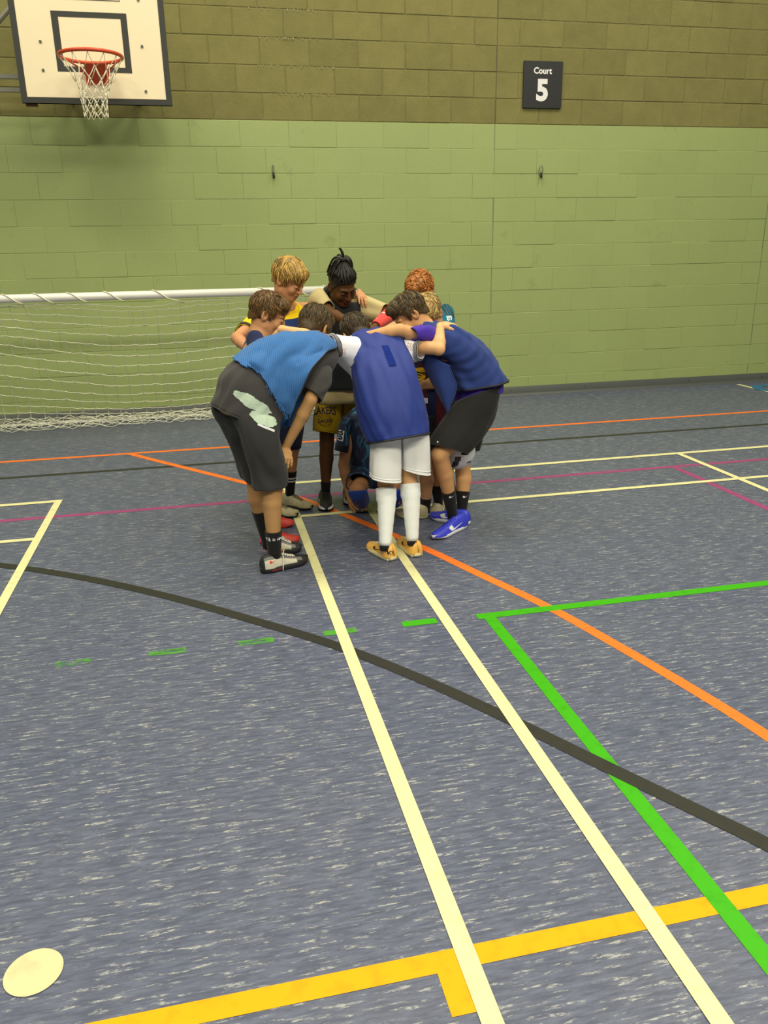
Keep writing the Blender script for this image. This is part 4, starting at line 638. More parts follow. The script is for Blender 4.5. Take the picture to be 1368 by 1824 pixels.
# ---------------------------------------------------------------- heads
def head_frame(n):
    J = {k: A3(*v) for k, v in DJ[n].items()}; F = unit(HEADF[n]); up = unit(J['head'] - J['neck'])
    w = A3(0, 0, 1) * .9 + up * .5; U = unit(w - F * (w @ F)); S = np.cross(F, U)      # S: the person's right
    return J['head'], np.stack([S, F, U]), J
def head_prims(c, M, nb, sc=1.0, ears=True):
    def W(s, f, u): return c + sc * (A3(s, f, u) @ M)
    I = M; P = []
    def E(p, r, k, op='+', rot=None): P.append((f_ell, (W(*p), rot if rot is not None else I, A3(*r) * sc), k, op))
    def CP(a, b, ra, rb, k, op='+'): P.append((f_cap, (W(*a), W(*b), ra * sc, rb * sc), k, op))
    E((0, -.014, .032), (.070, .088, .076), .02); E((0, .020, -.042), (.053, .060, .066), .035)
    CP((0, .052, -.090), (0, .056, -.088), .018, .018, .03); CP((-.046, .005, -.062), (-.015, .05, -.088), .017, .016, .03); CP((.046, .005, -.062), (.015, .05, -.088), .017, .016, .03)
    for s in (-1, 1):
        E((s * .034, .058, -.030), (.024, .02, .024), .02); CP((s * .012, .079, .017), (s * .045, .066, .016), .0075, .006, .014)
        E((s * .031, .092, -.002), (.014, .012, .010), .010, '-'); E((s * .031, .069, -.003), (.0155, .0145, .0115), .004)
    CP((0, .080, .006), (0, .099, -.031), .0075, .010, .008); E((.011, .089, -.034), (.0075, .009, .007), .006); E((-.011, .089, -.034), (.0075, .009, .007), .006)
    E((0, .080, -.052), (.02, .010, .008), .008); E((0, .0795, -.060), (.021, .0105, .0052), .004); E((0, .0785, -.0685), (.018, .0105, .0058), .004)
    if ears:
        for s in (-1, 1):
            R = np.stack([unit(I[0] * 1 + s * I[1] * .35), unit(I[1] - s * I[0] * .35), I[2]])
            E((s * .073, -.014, -.008), (.0075, .019, .030), .006, '+', R); E((s * .078, -.010, -.006), (.006, .010, .017), .004, '-', R)
    P.append((f_cap, (W(0, -.022, -.045), nb, .050 * sc, .053 * sc), .03, '+'))
    return P
STYLES = {  # thickness, hairline bumps, lock length, flow, strand count
 'A': dict(th=.008, lock=.045, n=900, flow=(0, .75, -.65), spread=.4, bulge=[((0, .05, .07), (.062, .04, .035))]),
 'B': dict(th=.008, lock=.050, n=900, flow=(0, .9, -.3), spread=.35, bulge=[]),
 'C': dict(th=.007, lock=.045, n=900, flow=(0, .9, -.2), spread=.35, bulge=[((0, .045, .085), (.058, .05, .032))]),
 'D': dict(th=.013, lock=.060, n=1000, flow=(0, .8, -.6), spread=.5, bulge=[((0, .048, .062), (.066, .046, .038)), ((0, -.01, .098), (.055, .06, .03))], low=.006),
 'F': dict(th=.009, lock=.045, n=900, flow=(0, .8, -.35), spread=.7, bulge=[((0, .05, .068), (.06, .042, .036))]),
 'G': dict(th=.012, lock=.026, n=900, flow=(0, .3, .1), spread=2.5, bulge=[((0, .02, .09), (.062, .06, .035))], curl=True),
 'H': dict(th=.007, lock=.040, n=800, flow=(0, .9, -.1), spread=.4, bulge=[((0, .04, .085), (.055, .05, .028))]),
 'I': dict(th=.014, lock=.045, n=400, flow=(0, .8, -.3), spread=.4, bulge=[]),
 'E': dict(th=.008, lock=0, n=0, flow=(0, 0, 1), spread=.2, bulge=[])}
def hairline(s, f):
    "lowest u of the hair at side s and front f (head units)"
    xs = [-.11, -.085, -.045, -.02, .004, .012, .03, .055, .075, .12]; ys = [-.062, -.062, -.035, .008, .012, -.020, .022, .046, .058, .066]
    return np.interp(f, xs, ys)
def hair(n, c, M, m, parent, sc=1.0, seed=1):
    st = STYLES[n]; th = st['th']; rs = np.random.RandomState(seed)
    def W(s, f, u): return c + sc * (A3(s, f, u) @ M)
    hl = lambda a, b: hairline(a, b) - st.get('low', 0) * np.clip((b - .04) / .03, 0, 1) - .012 * np.sin(a * 190 + seed) * np.clip((b - .03) / .03, 0, 1) * (.6 if st['n'] else 0)
    P = [(f_ell, (W(0, -.014, .032), M, (A3(.071, .089, .077) + th) * sc), .01, '+'), (f_cap, (W(0, -.045, -.03), W(0, -.04, .0), .052 * sc + th * .3, .055 * sc + th * .4), .02, '+')]
    for p, r in st['bulge']: P.append((f_ell, (W(*p), M, A3(*r) * sc), .02, '+'))
    fn = fold_noise(seed + 7); curl = st.get('curl')
    def rough(Q):
        q = ((Q - c) @ M.T) / sc
        ax = A3(*st['flow']) if not curl else None
        return -fn(q, 620 if not curl else 260, ax, .12) * (.0022 if not curl else .006) * sc
    P.append((rough, (), 0, 'd'))
    def cut(Q):
        q = ((Q - c) @ M.T) / sc; return (hl(q[:, 0], q[:, 1]) - q[:, 2]) * .7 * sc
    P.append((cut, (), 0, '&'))
    ext = (.11 + th) * 1.35
    v, f = surface_nets(P, c - ext, c + ext, .0042); v, f = compact(v, f)
    mb = MB(); mb.add(v, f)
    # strands laid over the cap
    cen = A3(0, -.014, .032); rad = A3(.071, .089, .077) + th
    flow = A3(*st['flow']); k = 0; tries = 0
    while k < st['n'] and tries < 20000:
        tries += 1; d = unit(rs.normal(0, 1, 3)); p = cen + d * rad
        if p[2] < hl(p[0], p[1]) + .004: continue
        k += 1; pts = []; lf = rs.uniform(.0005, .0045) * (1.6 if curl else 1); L = st['lock'] * rs.uniform(.6, 1.15); ns = 5; ff = flow + rs.normal(0, .28 * st['spread'], 3)
        if p[1] < -.02 or p[2] < .04: ff = ff * .4 + A3(0, -.1, -.9)
        for i in range(ns):
            nn = unit((p - cen) / rad ** 2); t = i / (ns - 1)
            if curl: ff = ff + rs.normal(0, 1.1, 3)
            pts.append(p + nn * (.0012 + lf * math.sin(t * 2.6)))
            tg = unit(ff - nn * (ff @ nn)); p = p + tg * L / (ns - 1); q = (p - cen) / rad; p = cen + q / np.linalg.norm(q) * rad
            for bp, br in st['bulge']:
                w = (p - A3(*bp)) / A3(*br); l = np.linalg.norm(w)
                if l < 1 and l > .3: p = A3(*bp) + w / l * A3(*br)
        pts = [c + sc * (A3(*x) @ M) for x in pts]
        r0 = rs.uniform(.0012, .0024) * sc * (1.3 if curl else 1)
        mb.tube(pts, [r0 * .6, r0, r0, r0 * .75, r0 * .2], 4, m=int(rs.choice(3, p=(.45, .25, .30))))
    return obj('hair', mb, m, parent)
# ---------------------------------------------------------------- hands
def hand_prims(wr, tip, nrm, thumb, curl, sc=1.0):
    d = unit(tip - wr); nrm = unit(nrm - d * (nrm @ d)); s = np.cross(d, nrm) * thumb     # s points to the thumb side
    P = [(f_ecap, (wr, wr + d * .030 * sc, s, (.020 * sc, .0155 * sc), (.028 * sc, .0135 * sc)), .01, '+'),
         (f_ecap, (wr + d * .028 * sc, wr + d * .066 * sc, s, (.029 * sc, .0135 * sc), (.033 * sc, .0115 * sc)), .01, '+')]
    lens = (.058, .066, .061, .047)
    for i in range(4):
        off = (1.5 - i) * .0172; base = wr + d * (.068 - abs(i - 1.2) * .003) * sc + s * off * sc
        dd = unit(d + s * (1.5 - i) * .075); L = lens[i] * sc; p = base; ang = 0
        for k, fr in enumerate((.44, .31, .25)):
            ang += curl * (.55, .75, .6)[k]; v = dd * math.cos(ang) + nrm * math.sin(ang); q = p + v * L * fr
            P.append((f_cap, (p, q, (.0078, .0070, .0064)[k] * sc, (.0070, .0064, .0054)[k] * sc), .0035, '+')); p = q
    p = wr + d * .018 * sc + s * .020 * sc + nrm * .004
    for k, (fr, a) in enumerate(((.034, .75), (.028, .5), (.022, .3))):
        v = unit(d * math.cos(a) + s * math.sin(a) + nrm * (.25 + .3 * curl)); q = p + v * fr * sc
        P.append((f_cap, (p, q, (.0125, .0092, .0078)[k] * sc, (.0092, .0078, .006)[k] * sc), .006, '+')); p = q
    return P
# ---------------------------------------------------------------- shoes and socks
def shoe(n, heel, toe, parent, m_up, m_sole, m_lace, w=.041, hgt=.082, solez=.022, lift=0.0, zone=None, mats=None, swm=None, sws=.09, sides=(1, -1)):
    H, T = A3(heel[0], heel[1], 0), A3(toe[0], toe[1], 0); d = T - H; L = np.linalg.norm(d); d /= L; s = A3(d[1], -d[0], 0)   # s: right of the foot
    ts = [0, .04, .12, .22, .34, .46, .58, .70, .82, .92, .975, 1.0]
    hw = [.50, .70, .88, .92, .88, .86, .92, 1.0, .97, .78, .5, .2]; tz = [.74, .92, 1.0, .98, .96, .84, .70, .60, .54, .49, .44, .37]
    vs = []; fs = []; ms = []; nn = 20
    for i, t in enumerate(ts):
        base = solez - .004
        for j in range(nn):
            a = math.pi * (j / (nn - 1)); x = math.cos(a); z = math.sin(a)
            flare = 1 - (.17 if t < .4 else .26) * z ** 1.6
            xx = np.sign(x) * abs(x) ** .72 * hw[i] * w * flare; zz = base + (tz[i] * hgt - base) * z ** .8
            vs.append(H + d * (t * L) + s * xx + A3(0, 0, zz + lift * max(0, .4 - t)))
    for i in range(len(ts) - 1):
        for j in range(nn - 1):
            fs.append((i * nn + j, i * nn + j + 1, (i + 1) * nn + j + 1, (i + 1) * nn + j)); ms.append(zone((ts[i] + ts[i + 1]) / 2, (j + .5) / (nn - 1)) if zone else 0)
    fs.append(tuple(range(nn))[::-1]); fs.append(tuple((len(ts) - 1) * nn + j for j in range(nn))); ms += [0, 0]
    mb = MB(); mb.add(vs, fs, ms); so = obj('shoe', mb, mats or [m_up], parent)
    k = 36; mb = MB(); ring = []
    for q in range(k):
        a = 2 * math.pi * q / k; t = .5 - .5 * math.cos(a); t2 = t * 1.02 - .012
        wv = np.interp(t, ts, hw) * w + .0025; ring.append(H + d * (t2 * L) + s * wv * np.sign(math.sin(a)) * abs(math.sin(a)) ** .35)
    lv = [(.88, .001), (1, .005), (1.0, solez * .55), (.985, solez), (.8, solez + .002)]; cen = H + d * L * .5; vs = []
    for sc_, z in lv:
        for p in ring:
            tt = (p - H) @ d / L; q = cen + (p - cen) * sc_ if sc_ < .95 else H + d * ((p - H) @ d) + (p - H - d * ((p - H) @ d)) * sc_
            vs.append(q + A3(0, 0, z + .010 * max(0, tt - .78) / .22 + lift * max(0, .4 - tt)))
    fs = [(r * k + q, r * k + (q + 1) % k, (r + 1) * k + (q + 1) % k, (r + 1) * k + q) for r in range(len(lv) - 1) for q in range(k)]
    fs.append(tuple(range(k))[::-1]); fs.append(tuple((len(lv) - 1) * k + q for q in range(k)))
    mb.add(vs, fs); obj('sole', mb, m_sole, so)
    if m_lace:
        mb = MB()
        for r in range(6):
            t = .40 + .05 * r; z = np.interp(t, ts, tz) * hgt + .003; ww = .018
            for sg in (1, -1):
                a = H + d * t * L + s * ww * sg + A3(0, 0, z - .006); b = H + d * (t + .045) * L - s * ww * sg + A3(0, 0, np.interp(t + .045, ts, tz) * hgt - .003)
                mb.tube([a, (a + b) / 2 + A3(0, 0, .006), b], .0022, 5)
        obj('laces', mb, m_lace, so)
    if swm:
        for sd in sides:
            o = H + d * (.44 * L) + s * sd * w * .9 + A3(0, 0, hgt * .46); u = -d if sd < 0 else -d
            sh = swoosh(sws); sh = (sh[0] * np.array([1, .46]), sh[1]); vs2 = sh[0].copy()
            if sd > 0: vs2[:, 0] *= -1; uu = d
            else: uu = d * -1
            if sd > 0: decal('side_mark', (vs2 * A3(1, 1, 0)[:2], [f[::-1] for f in sh[1]]), o, d, A3(0, 0, 1), [so], swm, so, off=.0016)
            else: decal('side_mark', (sh[0], sh[1]), o, -d, A3(0, 0, 1), [so], swm, so, off=.0016)
    return so, H, d, s, L
def leg_path(n, J, k):
    fw = unit(A3(*FOOT.get(n + k, (0, -1, 0)))); kn, an = J['kn' + k], J['an' + k]; g = LEG.get(n, 1.0)
    return [(kn, .045 * g), (kn + .33 * (an - kn) - fw * .010, .0455 * g), (an, (.0255 * max(g, .95)))]
def leg_sock(n, J, k, t0, m, parent, t1=1.0, bands=(), name='sock', mats=None, over=.0035, drop=.022, nn=20):
    "sock that follows the shin from fraction t0 down into the shoe"
    (a, ra), (b, rb), (c, rc) = leg_path(n, J, k); K = 16; pts = []; rr = []
    for i in range(K + 1):
        t = t0 + (t1 - t0) * i / K
        if t < .33: q = t / .33; p = a + (b - a) * q; r = ra + (rb - ra) * q
        else: q = (t - .33) / .67; p = b + (c - b) * q; r = rb + (rc - rb) * q
        if q > 0 and t1 >= .99 and i == K: p = p - A3(0, 0, drop)
        pts.append(p); rr.append(r + over + (.0055 if any(l <= i / K <= h for l, h in bands) else 0) + .0007 * math.sin(i * 2.3))
    if bands: rr = [x + .001 * (i == 0) for i, x in enumerate(rr)]
    mb = MB(); mb.tube(pts, rr, nn, caps=False)
    if mats:
        for i in range(K):
            for q in range(nn): mb.m[i * nn + q] = mats[1](i / K)
    return obj(name, mb, mats[0] if mats else m, parent, solid=.003)
def sock(a, b, ra, rb, m, parent, bands=(), n=20, name='sock', mats=None):
    "tube round the shin from a (top) to b (ankle)"
    a, b = np.asarray(a), np.asarray(b); mb = MB(); K = 14; pts = [a + (b - a) * i / K for i in range(K + 1)]
    rr = [ra + (rb - ra) * (i / K) ** 1.15 + (.0055 if any(l <= i / K <= h for l, h in bands) else 0) + .0008 * math.sin(i * 2.3) for i in range(K + 1)]
    rr[0] += .001; mb.tube(pts, rr, n, caps=False)
    if mats:
        for i in range(K):
            for q in range(n): mb.m[i * n + q] = mats[1](i / K)
    return obj(name, mb, mats[0] if mats else m, parent, solid=.004)
# ---------------------------------------------------------------- materials for the boys
SKIN = dict(A=(196, 146, 86), B=(236, 178, 112), C=(222, 164, 100), D=(214, 150, 96), E=(98, 62, 30), F=(206, 146, 92), G=(222, 160, 104), H=(214, 156, 100), I=(178, 124, 74))
def skin_mat(n):
    m = mat('skin_tone', SKIN[n], .58, .07, 25, .08, 220, spec=.25)
    P = m.node_tree.nodes['Principled BSDF']; P.inputs['Subsurface Weight'].default_value = .12 if n != 'E' else .04
    P.inputs['Subsurface Radius'].default_value = (.012, .005, .003); P.inputs['Subsurface Scale'].default_value = .5
    return m
MS = {n: skin_mat(n) for n in SKIN}
MLIP = {n: mat('lip_tone', tuple(int(v * k) for v, k in zip(SKIN[n], (.88, .72, .78))), .45) for n in 'DE'}
HAIRC = dict(A=(74, 56, 28), B=(60, 46, 24), C=(84, 66, 36), D=(178, 138, 64), E=(26, 24, 18), F=(104, 74, 34), G=(170, 104, 40), H=(196, 156, 88), I=(52, 40, 26))
def hair_mat(n):
    c = HAIRC[n]; k = 1.45 if n != 'E' else 1.1
    return [mat('hair_base', c, .42, .4, 70, .3, 260, spec=.4), mat('hair_dark_strands', tuple(int(v * .68) for v in c), .45, .2, 60, spec=.35), mat('hair_light_strands', tuple(min(255, int(v * k)) for v in c), .36, .2, 60, spec=.5)]
MH = {n: hair_mat(n) for n in HAIRC}
def cloth(name, rgb, var=.06, bump=.12, sheen=.1, rough=.85, scale=14): return mat(name, rgb, rough, var, scale, bump, 420, sheen=sheen, spec=.2)
M_grey = cloth('charcoal_grey_cotton', (74, 70, 62)); M_greyd = cloth('charcoal_grey_jersey', (56, 55, 49)); M_lbib = cloth('light_blue_bib_mesh', (68, 120, 168), .08, .2)
def ribbed(m):
    N, Lk = m.node_tree.nodes, m.node_tree.links; P = N['Principled BSDF']; tc = N.new('ShaderNodeTexCoord'); w = N.new('ShaderNodeTexWave'); w.bands_direction = 'X'; w.inputs['Scale'].default_value = 36; w.inputs['Distortion'].default_value = 1.2; w.inputs['Detail'].default_value = 2
    Lk.new(tc.outputs['Object'], w.inputs['Vector']); old = P.inputs['Base Color'].links[0].from_socket; x = N.new('ShaderNodeMix'); x.data_type = 'RGBA'; x.blend_type = 'MULTIPLY'; x.inputs[0].default_value = .28
    Lk.new(old, x.inputs[6]); Lk.new(w.outputs['Color'], x.inputs[7]); Lk.new(x.outputs[2], P.inputs['Base Color']); b = N.new('ShaderNodeBump'); b.inputs['Strength'].default_value = .35; b.inputs['Distance'].default_value = .003
    Lk.new(w.outputs['Fac'], b.inputs['Height']); Lk.new(b.outputs[0], P.inputs['Normal'])
ribbed(M_lbib)
M_rbib = mat('royal_blue_bib_mesh', (36, 55, 120), .6, .14, 9, .14, 420, sheen=.05, spec=.3); M_cbib = cloth('mid_blue_bib_mesh', (46, 64, 114), .08, .15); M_nbib = cloth('navy_bib_mesh', (36, 52, 88), .08, .15)
M_wht = cloth('white_sport_shirt', (248, 243, 230), .04, .1); M_wsh = cloth('white_shorts_cloth', (255, 250, 228), .04, .1); M_wsock = cloth('white_sock_knit', (255, 252, 228), .04, .25)
M_pur = cloth('purple_shirt_cloth', (74, 48, 150)); M_blk = cloth('black_shorts_cloth', (38, 37, 32), .1); M_bsock = cloth('black_sock_knit', (30, 29, 26), .08, .25); M_trim = mat('black_binding_tape', (34, 34, 32), .7)
M_yel = cloth('yellow_shirt_cloth', (236, 198, 14)); M_tee = cloth('beige_tee_cotton', (202, 180, 116)); M_bbib = cloth('black_bib_mesh', (36, 38, 36), .1); M_gold = cloth('gold_shorts_cloth', (196, 158, 18))
M_teal = cloth('teal_shirt_cloth', (14, 108, 118)); M_navy = cloth('navy_shorts_cloth', (34, 40, 58)); M_mint = mat('pale_mint_print', (206, 222, 180), .8, .06, 30); M_white = mat('white_print', (242, 238, 220), .6, .02)
M_blackp = mat('black_print', (36, 34, 36), .6, .05); M_purp = mat('dark_purple_print', (54, 36, 60), .6, .05); M_red = cloth('coral_sleeve_knit', (236, 74, 62)); M_pad = cloth('blue_knee_pad_knit', (30, 60, 120)); M_rpad = cloth('bright_blue_knee_pad', (34, 74, 176))
M_tape = mat('blue_number_tape', (22, 42, 106), .85, .03, spec=.1); M_orangep = mat('orange_red_print', (232, 70, 40), .5)
def pattern_mat(name, base, leaf, scale):
    m, N, Lk, P = new_mat(name); tc = N.new('ShaderNodeTexCoord'); mp = N.new('ShaderNodeMapping'); mp.inputs['Scale'].default_value = (1, 1, .55); mp.inputs['Rotation'].default_value = (.4, .6, .3)
    Lk.new(tc.outputs['Object'], mp.inputs[0]); n = N.new('ShaderNodeTexNoise'); n.inputs['Scale'].default_value = scale; n.inputs['Detail'].default_value = 6; n.inputs['Distortion'].default_value = 2.2; Lk.new(mp.outputs[0], n.inputs['Vector'])
    r = N.new('ShaderNodeValToRGB'); r.color_ramp.elements[0].position = .50; r.color_ramp.elements[0].color = C(*base); r.color_ramp.elements[1].position = .68; r.color_ramp.elements[1].color = C(*leaf)
    Lk.new(n.outputs['Fac'], r.inputs[0]); Lk.new(r.outputs[0], P.inputs['Base Color']); P.inputs['Roughness'].default_value = .7; return m
M_kit = pattern_mat('navy_kit_with_teal_leaves', (28, 36, 60), (54, 128, 150), 14); M_kitn = cloth('navy_kit_panel', (26, 30, 40))
M_maroon = cloth('maroon_stripe_cloth', (92, 28, 34)); M_stripe = cloth('navy_stripe_cloth', (32, 38, 66))
M_s_black = mat('black_shoe_mesh', (38, 37, 34), .6, .1, 60, .2); M_s_grey = mat('grey_shoe_panel', (120, 116, 100), .6); M_s_cream = mat('cream_shoe_panel', (216, 206, 166), .6, .1, 60); M_s_sole = mat('black_rubber_sole', (34, 32, 30), .6)
M_s_orange = mat('yellow_orange_boot', (255, 192, 84), .5, .12, 16); M_s_osole = mat('pale_gum_sole', (226, 212, 150), .6); M_s_blue = mat('bright_blue_boot', (58, 66, 186), .45, .08); M_s_wsole = mat('white_boot_sole', (226, 222, 206), .5)
M_s_red = mat('red_boot', (206, 56, 40), .5, .08); M_s_pink = mat('pink_boot_heel', (232, 96, 120), .5); M_s_dirty = mat('dirty_cream_boot', (184, 170, 120), .7, .3, 45, .2); M_s_tan = mat('tan_beige_boot', (196, 178, 128), .65, .15, 40)
M_s_greyb = mat('grey_olive_boot', (116, 112, 86), .7, .15); M_mintp = mat('mint_shoe_print', (140, 206, 160), .5); M_lace = mat('cream_lace', (240, 228, 190), .8); M_dlace = mat('brown_lace', (120, 104, 70), .8); M_eye = mat('eye_white', (222, 212, 190), .25); M_iris = mat('dark_iris', (46, 34, 24), .2)
M_brow = {n: mat('eyebrow_hair', tuple(int(v * .75) for v in HAIRC[n]), .8) for n in 'DE'}
# ---------------------------------------------------------------- bodies
LEG = dict(A=1.06, B=.92, C=1.0, D=.9, E=.98, F=.95, G=.95, H=.9, I=1.0)
SEED = {n: 20 + i for i, n in enumerate('ABCDEFGHI')}
def build_body(n, label, hs=1.0):
    c, M, J = head_frame(n); P = head_prims(c, M, J['neck'], hs)
    RV = unit(J['shR'] - J['shL']); HV = unit(J['hipR'] - J['hipL'])
    P += [(f_ecap, (J['pelvis'], J['waist'], HV, (.10, .075), (.095, .07)), .03, '+'), (f_ecap, (J['waist'], J['chest'], RV, (.095, .07), (.115, .072)), .03, '+'),
          (f_ecap, (J['chest'], J['neck'] - .25 * (J['neck'] - J['chest']), RV, (.115, .072), (.08, .05)), .03, '+'), (f_cap, (J['shR'], J['neck'], .038, .040), .03, '+'), (f_cap, (J['shL'], J['neck'], .038, .040), .03, '+')]
    for s in 'RL':
        sh, el, wr = J['sh' + s], J['el' + s], J['wr' + s]
        P += [(f_cap, (sh, el, .042, .031), .02, '+'), (f_cap, (el, el + .3 * (wr - el), .032, .0325), .01, '+'), (f_cap, (el + .3 * (wr - el), wr, .0325, .0205), .01, '+')]
        hp_, kn, an = J['hip' + s], J['kn' + s], J['an' + s]
        fw = unit(A3(*FOOT.get(n + s, (0, -1, 0)))); g = LEG.get(n, 1.0); (kn, rk), (cf, rcf), (an, ra_) = leg_path(n, J, s)
        P += [(f_cap, (hp_, kn, .058 * g, .046 * g), .02, '+'), (f_cap, (kn, cf, rk, rcf), .008, '+'), (f_cap, (cf, an, rcf, ra_), .008, '+'), (f_cap, (kn + fw * .010, kn + fw * .012 - A3(0, 0, .01), .036 * g, .036 * g), .012, '+'),
              (f_cap, (an, A3(an[0], an[1], .042), .024, .018), .008, '+'), (f_cap, (A3(an[0], an[1], .036), A3(an[0], an[1], .030) + fw * .07, .017, .011), .006, '+')]
    boxes = []
    for a, s, tip, nr, cu, thb in DHANDS:
        if a != n: continue
        wr = J['wr' + s]; tip = wr + unit(A3(*tip) - wr) * .14; hp2 = hand_prims(wr, tip, A3(*nr), HSIDE[s], cu, .93)
        P += hp2; pts = np.array([q for pr in hp2 for q in pr[1][:2]]); boxes.append((pts.min(0) - .022, pts.max(0) + .022, .0032))
    boxes.append((c - A3(.128, .128, .128), c + A3(.128, .128, .128), .0036))
    allp = np.array(list(J.values())); lo = allp.min(0) - .16; hi = allp.max(0) + .16; lo[2] = min(lo[2], .0)
    vs, fs = [], []
    skip = [(b[0], b[1]) for b in boxes]
    v, f = surface_nets(P, lo, hi, .0085, skip); v, f = compact(v, f); vs.append(v); fs.append(f); k = len(v)
    for b in boxes:
        v, f = surface_nets(P, b[0], b[1], b[2]); v, f = compact(v, f); vs.append(v); fs.append(f + k); k += len(v)
    V = np.vstack(vs); F = np.vstack(fs); mb = MB(); mi = np.zeros(len(F), int)
    if n in 'DE':
        q = ((V[F].mean(1) - c) @ M.T) / hs; lip = (np.abs(q[:, 0]) < .021) & (q[:, 2] < -.0545) & (q[:, 2] > -.076) & (q[:, 1] > .074); mi[lip] = 1
    mb.add(V, F, mi.tolist())
    base = (J['anR'] + J['anL']) / 2; base[2] = 0
    o = obj('person', mb, [MS[n], MLIP.get(n, MS[n])], loc=base); tag(o, label, 'person')
    if n in 'DE':
        for s in (1, -1):
            W = lambda *p: c + hs * (A3(*p) @ M)
            e = MB(); ct = W(s * .031, .0705, -.0055); R = .0125 * hs; k = 14
            for i in range(k + 1):
                for j in range(k):
                    a, b = math.pi * i / k, 2 * math.pi * j / k; e.v.append(tuple(ct + R * (M[1] * math.cos(a) + math.sin(a) * (M[0] * math.cos(b) + M[2] * math.sin(b)))))
            for i in range(k):
                for j in range(k): e.f.append((i * k + j, i * k + (j + 1) % k, (i + 1) * k + (j + 1) % k, (i + 1) * k + j)); e.m.append(1 if i < 4 else 0)
            obj('eye', e, [M_eye, M_iris], o)
            b = MB(); b.tube([W(s * .014, .0865, .016), W(s * .028, .0845, .021), W(s * .044, .0745, .017)], [.0022, .0034, .0016], 6); obj('eyebrow', b, M_brow[n], o)
            b = MB(); b.tube([W(s * .019, .0825, -.0085), W(s * .031, .0860, -.0115), W(s * .043, .0795, -.0085)], [.0010, .0016, .0010], 5); obj('eyelashes', b, M_iris, o)
    if STYLES[n]['n']: hair(n, c, M, MH[n], o, hs, SEED[n])
    return o, J, c, M
HSIDE = {'R': -1, 'L': 1}
FOOT = dict(AR=(.94, .35, 0), AL=(.99, -.1, 0), BR=(-.1, 1, 0), BL=(-.35, .94, 0), CR=(-.72, .69, 0), CL=(-.79, -.61, 0), DR=(.72, -.69, 0), DL=(.53, -.85, 0), ER=(-.1, -1, 0), EL=(.2, -1, 0), FR=(.98, -.2, 0), FL=(.93, -.36, 0), GR=(-.3, -.95, 0), GL=(-.2, -.98, 0), HL=(-.93, .37, 0), HR=(-.39, -.92, 0), IR=(0, -1, 0), IL=(-.1, -1, 0))
def garment(name, keys, m, parent, solid=.004, wr=.004, freq=38, grow=0.0, trim=None, colors=None, nu=44, sub=7, **kw):
    mb = MB(); ends = []
    for i, k in enumerate(keys):
        vs, fs, V = loft(DL[k], wr=wr, freq=freq, seed=hash_(k), grow=grow, nu=nu, sub=sub, **kw)
        ms = 0
        if colors: ms = [colors(q // nu, q % nu) for q in range(len(fs))]
        mb.add(vs, fs, ms); ends.append(V)
    o = obj(name, mb, m, parent, solid=solid); o_ends = ends
    return o, ends
def hash_(s): return sum(ord(ch) * (i + 3) for i, ch in enumerate(s)) % 9973
def hem_tape(row, m, parent, r=.004, name='hem_binding', closed=True):
    b = MB(); b.tube([tuple(p) for p in row], r, 6, closed=closed); return obj(name, b, m, parent)
def cuff_band(V, frm, to, m, parent, name='cuff', off=.002):
    "band following the rows frm..to of a loft"
    R = V[frm:to]; cen = R.mean(1, keepdims=True); D = R - cen; D /= np.linalg.norm(D, axis=2)[:, :, None]; R = R + D * off
    n = R.shape[1]; mb = MB(); mb.add(R.reshape(-1, 3), [(i * n + j, (i + 1) * n + j, (i + 1) * n + (j + 1) % n, i * n + (j + 1) % n) for i in range(len(R) - 1) for j in range(n)])
    return obj(name, mb, m, parent, solid=.002)
# ======================================================================= boy A
p, J, c, M = build_body('A', 'person in charcoal tee and torn light blue bib, leaning with a hand on one knee')
sh, e = garment('shirt', ['A_shirt', 'A_sleeve', 'A_sleeve_far'], M_grey, p, wr=.015, freq=75, stretch=.35, nu=64, sub=10)
hem_tape(e[0][0], M_grey, sh, .003, 'hem')
mb = MB(); vs, fs, K = patch(DP['A_bib'], 14, 11, wr=.008, freq=80, seed=4, rag=.016, axis=(.25, .1, -.95)); vs = drape(vs, [sh], .014, K.shape); K = np.array(vs).reshape(K.shape); mb.add(vs, fs)
vs2, fs2, K2 = patch(DP['A_bib_front'], 8, 8, wr=.007, freq=30, seed=9, rag=.004); mb.add(vs2, fs2)
bib = obj('torn_bib', mb, M_lbib, p, solid=.003); bib['label'] = 'light blue mesh bib torn along its lower edge'
rg = random.Random(2); mb = MB()
for i in range(16, K.shape[1], 3):
    a = Vector(K[-1, i]); 
    for _ in range(2):
        d = Vector((rg.uniform(-.01, .01), rg.uniform(-.012, 0), -rg.uniform(.01, .035))); mb.tube([a, a + d * .5 + Vector((rg.uniform(-.006, .006), -.002, 0)), a + d], .0011, 4)
obj('frayed_threads', mb, M_lbib, bib, kind='stuff')
hem_tape(K[11:, -1], M_trim, bib, .0035, 'armhole_binding', False)
so, e = garment('shorts', ['A_shorts_near', 'A_shorts_far'], M_greyd, p, wr=.014, freq=75, stretch=.2, sub=9)
wg = lambda a, r, seed: [(a * math.cos(t) * (1 + .05 * math.sin(9 * t + seed) + .03 * math.sin(17 * t)), r * math.sin(t) * (1 + .10 * math.sin(7 * t + seed) + .05 * math.sin(23 * t))) for t in np.linspace(0, 2 * math.pi, 60, endpoint=False)]
tgt = [sh, so]
decal('pale_print', poly_mesh(wg(.098, .027, 1)), DX['A_p1'], DX['A_p1u'], (.15, 0, 1), tgt, M_mint, sh)
decal('pale_print', poly_mesh(wg(.068, .028, 2)), DX['A_p2'], DX['A_p2u'], (.15, 0, 1), tgt, M_mint, sh)
decal('pale_hem_print', rect(.085, .010), DX['A_p3'], DX['A_p2u'], (.15, 0, 1), tgt, M_white, sh)
def two(t, z): return 0
